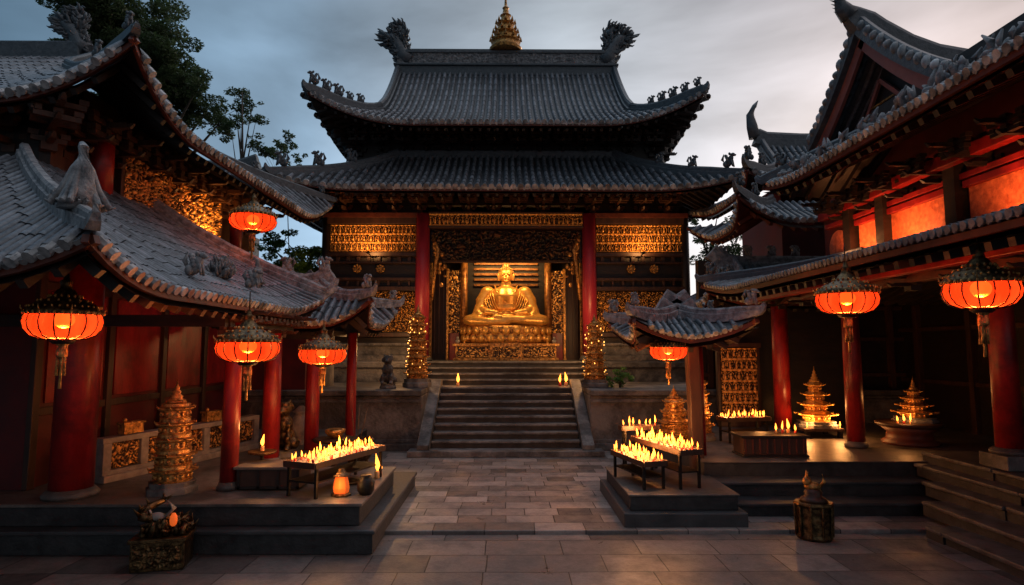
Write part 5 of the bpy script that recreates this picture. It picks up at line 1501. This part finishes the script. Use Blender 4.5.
for i, (x, z, y1) in enumerate(((5.05, 0.09, 7.35), (5.4, 0.24, 7.9), (5.72, 0.40, 8.3), (5.92, 0.55, 8.78), (6.13, 0.69, 8.9))):
    zb = (-0.045, 0.09, 0.24, 0.40, 0.55)[i]
    ys = [1.5]
    while ys[-1] < y1 - 1.4: ys.append(ys[-1] + rn.uniform(1.1, 1.7))
    ys.append(y1)
    for ya, yb in zip(ys[:-1], ys[1:]):
        m = MB(); dx = rn.uniform(-.035, .035)
        prism(m, [(x + dx, ya + 0.006), (13, ya + .006), (13, yb), (x + dx, yb)], zb - 0.03, z - 0.052)
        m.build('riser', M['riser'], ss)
        m = MB(); prism(m, [(x + dx - .03, ya + 0.006), (x + dx + .75, ya + .006), (x + dx + .75, yb), (x + dx - .03 + rn.uniform(-.03, .03), yb)], z - 0.05, z + rn.uniform(-.006, .004)); m.build('step_stone', M['step2'], ss, bevel=0.014)

rh = thing('right_hall', 'tall hall with glowing orange wall band and long tiled eaves along the right side', 'hall', (7, 9, 0))
m = MB(); m.bx(4.4, 13, 13.6, 13.8, RF, 4.2); m.bx(9.0, 9.2, 4, 13.6, RF, 4.2); m.build('wall', M['dark_wood'], rh)
m = MB(); m.bx(5.0, 13, 3.0, 14, 3.42, 3.55); m.build('ceiling', M['dark_wood'], rh)
m = MB()
for x in (4.6, 5.4, 6.4, 7.6, 8.7): m.bx(x - .06, x + .06, 13.5, 13.6, RF, 4)
for z in (1.6, 2.4, 3.1): m.bx(4.4, 9, 13.52, 13.6, z - .04, z + .04)
for y in (5.5, 7.0, 8.5, 10, 11.5, 13): m.bx(8.9, 9.0, y - .06, y + .06, RF, 3.4)
for z in (1.5, 2.6): m.bx(8.93, 9.0, 4, 13.6, z - .04, z + .04)
m.build('wall_frame', M['brown_wood'], rh)
column(rh, 5.35, 11.7, RF, 3.6, 0.155)
column(rh, 5.8, 10.06, RF, 3.6, 0.138)
c = column(rh, 6.38, 7.68, 0.95, 3.7, 0.15, base=False)
m = MB(); m.bx(6.15, 6.61, 7.45, 7.91, 0.692, 0.87); m.lathe([(0.21, 0.87), (0.22, 0.91), (0.17, 0.95)], 24, (6.38, 7.68, 0)); m.build('column_plinth', M['step'], c, bevel=0.012)
# long lower eave with upturned far corner
RV = Roof(8.15, 6.9, 3.26, 4.15, 4.75, 1.9, 1.9, 0.42, sag=0.2, A=0.22, B=0.15, Lc=1.4, sp=0.095, tl=0.26, open_ends=(('L', 1), ('R', -1), ('R', 1), ('B', -1)))
ro = roof_build(RV, rh, 'LB', hips=(('B', 1),), dsof=1.8, rw=0.15, rh=0.15, curl=0.4, figs=1, fs=0.6, name='lower_roof', mats=('tile', 'tile', 'eave_red', 'dark_wood'))
m = MB(); m.bx(5.25, 5.42, 2.5, 11.9, 3.05, 3.3); m.build('eave_beam', M['eave_red'], ro, bevel=0.01)
m = MB(); m.bx(4.62, 4.74, 2.5, 11.4, 3.06, 3.16); m.build('lit_beam', M['red'], ro, bevel=0.01)
br = bracket_mesh('bracket', 0.5, 0.6, 0.36, None).build('bracket', M['dark_wood'], ro, world_coords=False)
bracket_row(ro, br, (5.33, 4.0, 2.95), (5.33, 11.6, 2.95), 9, R(-90))
br.location = V((5.33, 3.1, 2.95)) - V((7, 9, 0)); br.rotation_euler = (0, 0, R(-90))
# upper wall with glowing orange plaster panels between dark posts
m = MB(); m.bx(5.95, 6.1, 2.0, 11.0, 3.4, 5.3); m.build('upper_wall', M['red_wall'], rh)
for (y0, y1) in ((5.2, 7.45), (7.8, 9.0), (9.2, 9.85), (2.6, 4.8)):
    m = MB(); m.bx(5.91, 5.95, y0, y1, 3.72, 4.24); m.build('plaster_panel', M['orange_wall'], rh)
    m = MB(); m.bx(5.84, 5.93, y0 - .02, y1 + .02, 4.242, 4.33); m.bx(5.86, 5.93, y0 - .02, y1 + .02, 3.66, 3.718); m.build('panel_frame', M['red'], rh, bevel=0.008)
for y in (5.0, 7.62, 9.1, 10.0):
    m = MB(); m.bx(5.78, 5.95, y - .1, y + .1, 3.5, 4.75); m.build('post', M['dark_wood'], rh)
m = MB(); m.sweep([(5.9, 11.0, 4.62), (5.72, 8.0, 4.62), (5.72, 2.0, 4.62)], [(-.07, -.08), (.07, -.08), (.07, .08), (-.07, .08)]); m.bx(5.85, 5.94, 2.2, 10.8, 4.36, 4.44)
m.build('lit_rail', M['red'], rh, bevel=0.01)
# round moon window
m = MB(); m.tube([(5.93, 10.45, 3.98), (5.89, 10.45, 3.98)], [0.3, 0.3], 32, sm=False); m.build('moon_window', M['orange_wall'], rh)
# upper main eave: long straight line of ornate pale tile ends
RU = Roof(8.6, 4.6, 4.93, 4.0, 5.6, 3.0, 3.0, 1.5, sag=0.2, A=0.12, B=0.1, Lc=1.2, sp=0.12, tl=0.26, open_ends=(('L', 1), ('R', -1), ('R', 1), ('B', -1)))
ro = roof_build(RU, rh, 'LB', hips=(('B', 1),), dsof=1.5, rw=0.18, rh=0.2, curl=0.4, figs=1, fs=0.7, name='upper_roof', mats=('tile', 'tile_end', 'eave_red', 'dark_wood'))
m = MB(); rn = random.Random(44)
for k in range(230):
    u = rn.uniform(-5.4, 3.8); dd_ = rn.uniform(0.1, 0.45)
    p = RU.pos('L', u, dd_, 0.08)
    if rn.random() < 0.6: m.ell(p, (rn.uniform(.03, .08), rn.uniform(.04, .1), rn.uniform(.04, .11)), 6, 5)
    else: m.tube([p, p + V((-.03, rn.uniform(-.06, .06), .1)), p + V((-.02, rn.uniform(-.1, .1), rn.uniform(.14, .24)))], [0.05, 0.04, 0.01], 5)
m.build('carved_eave_crest', M['pale_clay'], ro)
br = bracket_mesh('bracket', 0.5, 0.7, 0.42, None).build('bracket', M['dark_wood'], ro, world_coords=False)
bracket_row(ro, br, (5.95, 4.0, 4.35), (5.95, 10.2, 4.35), 9, R(-90))
br.location = V((5.95, 3.2, 4.35)) - V((7, 9, 0)); br.rotation_euler = (0, 0, R(-90))
m = MB(); m.bx(6.2, 12, 2.5, 9.8, 5.2, 6.2); m.build('attic_wall', M['dark_wood'], rh)
# gabled roof above, gable facing the courtyard, ridge sagging between upturned ends
gr = thing('gabled_roof_hall', 'high gabled roof with faded pink barge boards above the right hall', 'hall', (8, 9.8, 0))
ax, ay, az = 5.9, 9.85, 7.25
def gslope(x, t, side):   # t 0 at ridge .. 1 at the eave; side -1 near, +1 far
    run, drop = (2.3, 1.75) if side < 0 else (1.8, 1.35)
    lift = 0.55 * max(0, (6.9 - x) / 1.3) ** 2 * (1 - 0.45 * t)
    sag_ = -0.35 * math.sin(min(1, max(0, (x - 6.2) / 5)) * PI)
    return V((x, ay + side * run * t, az - drop * (1.35 * t - 0.35 * t * t) + lift + sag_ * (1 - t)))
tl_ = MB(); pn = MB(); en = MB()
xs = [5.6 + 0.16 * k for k in range(38)]
for side in (-1, 1):
    g_ = [[pn.pt(gslope(x, t / 10, side)) for t in range(11)] for x in xs]
    for i in range(len(xs) - 1):
        for j in range(10):
            q = (g_[i][j], g_[i + 1][j], g_[i + 1][j + 1], g_[i][j + 1])
            pn.face(q if side > 0 else q[::-1], True)
    for x in xs:
        pts = [gslope(x + .08, t / 12, side) + V((0, 0, 0.02)) for t in range(13)]
        tl_.tube(pts, [0.05 * (1.08 if k % 2 else .92) for k in range(13)], 7)
        q = pts[-1]; dq = (pts[-1] - pts[-2]).normalized(); en.tube([q - dq * .02, q + dq * .04], [0.065, 0.065], 9, sm=False)
ro = pn.build('roof', M['pan'], gr); tl_.build('tile_rows', M['tile'], ro); en.build('eave_tiles', M['tile_end'], ro)
m = MB(); pth = [gslope(x, 0, 1) + V((0, 0, 0.12)) for x in [5.35, 5.5, 5.7] + xs[2::3]]
m.sweep(pth, [(a * 0.26, b * 0.40) for a, b in RSEC], scales=[0.35, 0.7] + [1.0] * (len(pth) - 2)); m.build('main_ridge', M['ridge'], ro)
m = MB(); q = gslope(5.6, 0, 1) + V((-0.15, 0, 0.2))
m.tube([q, q + V((-0.12, 0, 0.15)), q + V((-0.18, 0, 0.4)), q + V((-0.1, 0, 0.62))], [0.16, 0.13, 0.08, 0.02], 8)
for k in range(7): m.cone(q + V((-0.05 - .02 * k, 0, 0.02 + .07 * k)), q + V((-0.28 - .02 * k, 0, 0.08 + .07 * k)), 0.04)
m.build('ridge_horn', M['ridge'], ro)
for side in (-1, 1):
    # verge tiles, barge board and crest along the gable edge
    m = MB(); ridge(m, [gslope(5.6, t / 12, side) + V((0, 0, 0.06)) for t in range(13)], 0.18, 0.2); m.build('verge_ridge', M['ridge'], ro)
    m = MB(); m.sweep([gslope(5.6, t / 12, side) + V((0.05, 0, -0.2)) for t in range(13)], [(-.03, -.14), (.03, -.14), (.03, .14), (-.03, .14)], up=V((0, 0, 1))); m.build('barge_board', M['pink_board'], ro)
    m = MB(); rn = random.Random(9)
    for t in range(1, 14):
        q = gslope(5.6, t / 14, side) + V((-0.05, 0, 0.12)); m.ell(q, (0.09, 0.07, 0.08 + rn.uniform(0, .05)), 7, 6)
    m.build('verge_tiles', M['tile_end'], ro)
m = MB()
ids = [m.pt(gslope(6.05, t / 8, -1) + V((0, 0, -.25))) for t in range(8, -1, -1)] + [m.pt(gslope(6.05, t / 8, 1) + V((0, 0, -.25))) for t in range(1, 9)]
m.face(ids); m.build('gable_wall', M['dark_wood'], gr)
m = MB()
apex = V((5.98, ay + 0.1, az - 0.35))
tri = [apex, V((5.98, ay + .75, az - 1.15)), V((5.98, ay - .75, az - 1.15))]
for k in range(3): m.bar(tri[k], tri[(k + 1) % 3], 0.05, 0.07)
m.build('gable_window_frame', M['pink_board'], gr)
m = MB()
for k in range(1, 7):
    t = k / 7; m.bar(tri[1].lerp(tri[2], t) + V((.02, 0, 0)), tri[0].lerp(tri[1 if k % 2 else 2], 0.75) + V((.02, 0, 0)), 0.02, 0.03)
m.bar(tri[0].lerp(tri[1], .5), tri[0].lerp(tri[2], .5), 0.02, 0.03)
m.build('gable_lattice', M['gold_old'], gr)
m = MB(); m.bx(6.1, 12, 8.2, 11.4, 4.2, 5.8); m.build('wall', M['dark_wood'], gr)

gr.location.x += 0.5; gr.location.z -= 0.08
# middle roof further back on the right with the tall horn
mr_ = thing('side_hall', 'tiled side hall roof with one tall horn at its ridge end, right of the temple', 'hall', (8.5, 14.5, 0))
SR = Roof(8.9, 15.0, 5.85, 3.35, 1.9, 1.0, 1.9, 1.55, sag=0.45, A=0.3, B=0.3, Lc=1.3, sp=0.16, tl=0.26, open_ends=(('F', 1), ('R', -1), ('R', 1)))
ro = roof_build(SR, mr_, 'FL', hips=(('F', -1),), dsof=1.0, rw=0.18, rh=0.2, curl=0.5, figs=2, fs=0.8)
m = MB(); zt = SR.ze + SR.rise
ridge(m, [(6.45, 15, zt + 0.22), (6.7, 15, zt + 0.12), (7.6, 15, zt + .08), (12, 15, zt + .08)], 0.26, 0.34); m.build('main_ridge', M['ridge'], ro)
m = MB(); q = V((6.42, 15, zt + 0.2)); m.tube([q, q + V((-0.06, 0, 0.3)), q + V((-0.1, 0, 0.6)), q + V((0.02, 0, 0.85)), q + V((0.12, 0, 1.0))], [0.15, 0.14, 0.1, 0.06, 0.01], 9); m.build('ridge_horn', M['ridge'], ro)
m = MB(); m.bx(6.6, 12, 14.1, 16.5, 0, 6.1); m.build('wall', M['red_wall'], mr_)
# hanging lower corner with red soffit
S2 = Roof(8.6, 13.4, 4.80, 3.7, 1.4, 1.0, 1.0, 0.6, sag=0.3, A=0.5, B=0.3, Lc=1.1, sp=0.15, open_ends=(('F', 1), ('R', -1), ('R', 1)))
ro = roof_build(S2, mr_, 'FL', hips=(('F', -1),), dsof=1.0, rw=0.16, rh=0.18, curl=0.5, figs=2, fs=0.8, name='lower_roof', mats=('tile', 'tile_end', 'eave_red', 'eave_red'), ridge_mat='ridge')

# grey roofs stepping back between the temple and the right hall
fg = thing('far_gallery', 'low grey gallery roofs with a row of ridge figures behind the right corner pavilion', 'gallery', (5, 14, 0))
G1 = Roof(5.9, 13.6, 3.15, 1.7, 1.5, 1.0, 1.5, 0.95, sag=0.3, A=0.25, B=0.15, Lc=0.9, sp=0.14, tl=0.22, open_ends=(('F', 1), ('R', 1), ('R', -1)))
ro = roof_build(G1, fg, 'FL', hips=(('F', -1),), dsof=0.6, rw=0.15, rh=0.18, curl=0.5, figs=4, fs=0.8, ridge_mat='pale_clay')
m = MB(); ridge(m, [(4.7, 13.6, 4.4), (4.95, 13.6, 4.16), (5.4, 13.6, 4.1), (7.5, 13.6, 4.1)], 0.2, 0.3); m.build('main_ridge', M['pale_clay'], ro)
for k in range(4):
    m = MB(); beast(m, V((5.0 + .55 * k, 13.6, 4.3)), V((-1, -0.3, 0)), 0.8, k % 2); m.build('ridge_animal', M['pale_clay'], ro)
m = MB(); m.bx(4.7, 7.5, 12.9, 14.6, 0.57, 3.2); m.build('wall', M['dark_wood'], fg)

# corner pavilion right, with the slanting brown post
rpv, ro, rr = pavilion('corner_pavilion', 'small pavilion with pale carved upturned corner above the right candle tables', 2.62, 9.2, 2.36, 0.72, 0.74, 0.36, None, sp=0.10, A=0.28, tip=0.3, ridge_mat='pale_clay', beasts=False)
for sgn, k in ((-1, 0), (1, 1)):
    carved_lump(ro, rr.pos('F', sgn * 0.62, 0.4, 0.02), 0.3, 20 + k)
corner_horn(ro, V((2.95, 8.9, 2.58)), 0.36, (-0.6, -1))
m = MB()
m.sweep([(2.86, 9.15, 0.37), (2.84, 9.12, 1.4), (2.80, 9.1, 2.5)], [(-.09, -.09), (.09, -.09), (.09, .09), (-.09, .09)]); m.build('post', M['brown_wood'], rpv, bevel=0.015)
m = MB(); m.tube([(3.02, 9.35, 0.57), (3.0, 9.35, 2.5)], 0.055, 12); m.build('post', M['red'], rpv)
m = MB(); m.bx(1.95, 3.5, 9.05, 9.17, 2.22, 2.36); m.bx(2.75, 2.87, 8.5, 9.9, 2.30, 2.42); m.build('beam', M['brown_wood'], rpv)

# right candle tables
candle_table('lower red lit candle table at the left edge of the stone plinth', (1.94, 7.92), (1.68, 8.85), 0.34, 0.72, 0.371, 3, 14, 'lower right table', 'candles on the lower right table', 6, lt=7, tall=0.2, kinds='wrw')
candle_table('upper candle table with tall flames next to the brown post', (2.42, 7.95), (2.05, 9.25), 0.34, 0.86, 0.371, 3, 16, 'upper right table', 'candles on the upper right table', 8, lt=7, tall=0.3)
# back row on a small shelf
candle_table('narrow raised candle shelf behind the two right candle tables', (1.75, 9.3), (2.35, 9.4), 0.14, 1.0, 0.371, 1, 7, 'raised right shelf', 'candles on the raised shelf', 13, lt=4, tall=0.4)
# gold pagodas and vessels
pagoda('squat gold tiered pagoda behind the upper right candle table, left of the brown post', (P(675, 440, 10.3).x, 10.3, 0.57), 1.0, 0.62, 4, seed=11, round_=True)
pagoda('second gold pagoda partly hidden by the slanting brown post', (P(700, 440, 10.9).x, 10.9, RF), 1.35, 0.5, 5, seed=12, round_=True)
# glowing shrine screen
sc_ = thing('gilded_screen', 'standing gilded carved screen glowing in the dark of the right hall', 'screen', (P(740, 420, 12.6).x, 12.6, RF))
relief(0.75, 1.35, 50, 90, figures(0.75, 6, 0.12, 1.35, 71), 0.08, Matrix.Translation((0, 0, 0.95))).build('carved_panel', M['gild'], sc_, world_coords=False)
m = MB(); m.bx(-0.45, 0.45, 0.02, 0.12, 0.0, 0.27); m.bx(-0.45, -0.38, -.03, 0.08, 0.27, 1.7); m.bx(0.38, 0.45, -.03, 0.08, 0.27, 1.7); m.bx(-0.48, 0.48, -.04, 0.09, 1.64, 1.74); m.build('frame', M['brown_wood'], sc_, world_coords=False, bevel=0.01)
candle_table('round-flamed candle table in front of the gilded screen in the right hall', (P(722, 432, 10.6).x, 10.6), (P(765, 430, 10.8).x, 10.8), 0.34, 0.98, RF, 3, 8, 'table before the screen', 'candles before the gilded screen', 17, lt=4, tall=0.2, kinds='wr')
cb = thing('offering_chest', 'long dark red wooden chest holding candles on the right terrace', 'chest', (4.05, 9.35, RF))
m = MB(); m.bx(-0.48, 0.48, -0.2, 0.22, 0.03, 0.28); m.build('body', M['brown_wood'], cb, world_coords=False, bevel=0.01)
m = MB(); m.bx(-0.52, 0.52, -0.24, 0.26, 0.28, 0.32); m.bx(-0.5, 0.5, -.22, .24, 0, .03); m.build('lid', M['dark_wood'], cb, world_coords=False, bevel=0.008)
m = MB()
for k in range(9): m.bx(-0.46 + k * .11, -0.44 + k * .11, -0.212, -0.2, 0.05, 0.27)
m.build('front_slats', M['eave_red'], cb, world_coords=False)
for k, (x, s_, nm) in enumerate(((0.12, 0.75, 'leftmost'), (0.22, 0.7, 'second from the left'), (0.31, 1.15, 'tallest'), (0.42, 0.75, 'rightmost'))):
    put_candle('wr'[k % 2], (4.05 + x, 9.38, RF + 0.321), s_, 'lit candle on the dark red chest, %s of its four' % nm, 'candles on the offering chest', 4 if k == 2 else 0)
ped = thing('pagoda_stand', 'small dark stand carrying the brightly lit orange pagoda', 'stand', (P(817, 440, 11.3).x, 11.3, RF))
m = MB(); m.bx(-0.36, 0.36, -0.3, 0.3, 0.12, 0.17)
m.build('top', M['brown_wood'], ped, world_coords=False, bevel=0.008)
for x in (-.3, .3):
    for y in (-.25, .25):
        m = MB(); m.bx(x - .035, x + .035, y - .035, y + .035, 0, 0.12); m.build('leg', M['iron'], ped, world_coords=False)
t_ = pagoda('brightly lit orange gold pagoda left of the glowing red column', (ped.location.x, 11.3, RF + 0.171), 1.12, 0.66, 4, mt='gold', seed=14, taper=0.5, spire=0.26)
# little oil lamps at its foot
for k, (dx, dy, nm) in enumerate(((-0.30, -0.26, 'left'), (0.30, -0.26, 'right'))):
    put_candle('w', (ped.location.x + dx, 11.3 + dy, RF + .171), 0.7, 'small lit candle at the %s foot of the bright orange pagoda' % nm, None, 8)
rt = thing('round_altar_table', 'round dark altar table with tiered rim under the far right pagoda', 'table', (P(910, 440, 10.4).x, 10.4, RF))
m = MB(); m.lathe([(0.48, 0.30), (0.52, 0.34), (0.50, 0.37)], 32); m.build('tabletop', M['brown_wood'], rt, world_coords=False)
m = MB(); m.lathe([(0.42, 0), (0.44, 0.04), (0.36, 0.09), (0.34, 0.2), (0.46, 0.3)], 32); m.build('drum', M['eave_red'], rt, world_coords=False)
pagoda('wide dim gold pagoda on the round altar table, farthest right', (rt.location.x + 0.12, 10.42, RF + 0.371), 0.78, 0.62, 4, seed=15, taper=0.4, spire=0.3)
for k, nm in enumerate(('left', 'middle', 'right')):
    put_candle('wr'[k % 2], (rt.location.x - 0.36 + 0.085 * k, 10.42 - 0.27 - .04 * k, RF + .371), 0.7 + .2 * (k == 1), 'lit candle on the round altar table, %s of three' % nm, 'candles on the round altar table', 3 if k == 1 else 0)

# ------------------------------------------------------------------ plants and trees
def leaves(mb, c, rx, ry, rz, n, size, rn, up=0.3):
    for _ in range(n):
        while True:
            a, b, d = rn.uniform(-1, 1), rn.uniform(-1, 1), rn.uniform(-1, 1)
            q = a * a + b * b + d * d
            if q < 1 and rn.random() < 0.25 + 0.75 * q: break
        p = c + V((a * rx, b * ry, d * rz))
        s_ = size * rn.uniform(0.6, 1.3)
        ax_ = V((rn.uniform(-1, 1), rn.uniform(-1, 1), rn.uniform(-.6, .6))).normalized(); bx_ = ax_.cross(V((rn.uniform(-1, 1), rn.uniform(-1, 1), rn.uniform(0.2, 1.5)))).normalized()
        i0 = [mb.pt(p - ax_ * s_), mb.pt(p + bx_ * s_ * .42), mb.pt(p + ax_ * s_), mb.pt(p - bx_ * s_ * .42)]
        mb.face(i0)
def tree(label, base, top, blobs, seed, size=0.1, dens=1.0, lm='leaf', tr=0.25, group=None, cat='tree', name='broadleaf_tree', trunk=True):
    rn = random.Random(seed)
    base = V(base); top = V(top)
    t = thing(name, label, cat, tuple(base), 0, group)
    tb = MB()
    mid = base.lerp(top, 0.5) + V((rn.uniform(-.3, .3), 0, 0)) * tr * 4
    tb.tube([base, base.lerp(mid, .5), mid, top], [tr, tr * .8, tr * .6, tr * .2], 9)
    cb = MB()
    for (c, r_) in blobs:
        c = V(c)
        st_ = base.lerp(top, max(0.25, min(0.9, ((c.z - base.z) / max(.1, (top.z - base.z))) - 0.2)))
        m1 = st_.lerp(c, .5) + V((0, 0, -0.1 * r_))
        tb.tube([st_, m1, c], [tr * .35, tr * .22, tr * .06], 6)
        nsub = max(5, int(10 * min(1.6, r_)))
        for k in range(nsub):
            o_ = V((rn.gauss(0, .5), rn.gauss(0, .5), rn.gauss(0, .38))) * r_
            cc = c + o_; sr = r_ * rn.uniform(.26, .6)
            tb.tube([c, cc], [tr * .06 + .006, 0.006], 4)
            leaves(cb, cc, sr, sr, sr * .55, int(dens * 1150 * sr * sr / (size * 10) ** 1.2), size, rn)
    tb.build('trunk', M['bark'], t); cb.build('crown', M[lm], t)
    return t
def PB(lst, Y):   # crown clumps measured on the photograph: (px, py, radius px)
    return [(P(x, y, Y + random.uniform(-1, 1)), 1.25 * r_ * Y / F) for x, y, r_ in lst]
tree('tall spreading evergreen tree rising behind the left hall roof', (-13, 24, 0), P(125, 15, 24), PB([(80, 25, 26), (105, 8, 30), (75, 5, 18), (135, 28, 30), (150, 50, 26), (125, 60, 24), (165, 45, 18), (178, 80, 24), (195, 92, 18), (160, 80, 22), (205, 115, 18), (185, 110, 20), (218, 125, 12), (140, 95, 24), (100, 45, 20), (64, 40, 10), (155, 62, 22), (172, 92, 22), (120, 20, 24)], 24), 5, 0.085, 0.8, tr=0.4)
tree('slim young tree standing between the tall evergreen and the temple roof', (-10, 23, 0), P(242, 92, 23), PB([(243, 95, 11), (236, 110, 12), (252, 105, 9), (240, 125, 12), (232, 135, 10), (256, 120, 6)], 23), 6, 0.075, 0.8, tr=0.12)
tree('small tree tip just left of the temple lower roof corner', (-7.6, 22, 0), P(285, 132, 22), PB([(286, 138, 7), (281, 147, 9), (290, 152, 9), (262, 145, 9), (255, 140, 8), (272, 158, 9), (300, 160, 7)], 22), 7, 0.07, 1.0, tr=0.035)
tree('bright green rounded tree in the gap left of the temple', (-6.3, 18, 0), P(312, 250, 18), PB([(308, 252, 16), (296, 262, 14), (320, 258, 14), (306, 270, 16), (290, 275, 12), (322, 272, 12), (274, 250, 11), (264, 243, 8), (285, 240, 9)], 18), 8, 0.06, 1.3, lm='leaf2', tr=0.12)
tree('dark leafy tree in the gap between the temple and the right side hall', (7.2, 22, 0), P(712, 225, 22), PB([(705, 235, 14), (720, 228, 14), (712, 250, 14), (738, 238, 12), (698, 255, 12), (725, 255, 14), (695, 222, 7), (740, 255, 10), (718, 212, 6)], 22), 9, 0.075, 0.6, tr=0.16)
sh = tree('small bright green shrub on the terrace coping right of the stairs', (P(620, 385, 14).x, 14, 1.292), P(620, 372, 14), PB([(614, 376, 6), (622, 373, 7), (630, 377, 6), (620, 379, 7)], 14) if False else [(V((P(620, 380, 14).x + dx, 14 + dy, 1.292 + dz)), 0.2) for dx, dy, dz in ((-.16, 0, .16), (.02, .05, .26), (.2, 0, .15), (0, -.1, .12))], 10, 0.035, 1.6, lm='leaf2', tr=0.03, cat='shrub', name='shrub')
# assumed lamps, added to light the gilded left panel
for k, (y, nm) in enumerate(((9.6, 'near'), (11.2, 'far'))):
    u = thing('assumed_wall_lamp', 'assumed small iron lamp lighting the %s half of the left hall gilded panel' % nm, 'lamp', (-5.3, y, 4.0))
    m = MB(); m.lathe([(0.07, 0), (0.09, 0.05), (0.06, 0.1)], 12); m.build('lamp_body', M['iron'], u, world_coords=False)
    slight('lamp_light', (0, 0, 0.13), (-0.6, 0, 0.75), 42, (1, 0.40, 0.1), u, 130)
for k, y in enumerate((3.9, 6.4, 8.5, 9.6)):  # assumed lamps, added to make the orange wall band glow
    u = thing('assumed_wall_lamp', '%s assumed small iron lamp on the right hall lower roof below the orange wall band' % ('nearest', 'second nearest', 'third nearest', 'farthest')[k], 'lamp', (5.45, y, 3.62))
    m = MB(); m.lathe([(0.06, 0), (0.07, 0.04), (0.05, 0.07)], 12); m.build('lamp_body', M['iron'], u, world_coords=False)
    slight('lamp_light', (0, 0, 0.10), (0.75, 0, 0.62), 30, (1, 0.36, 0.12), u, 140)
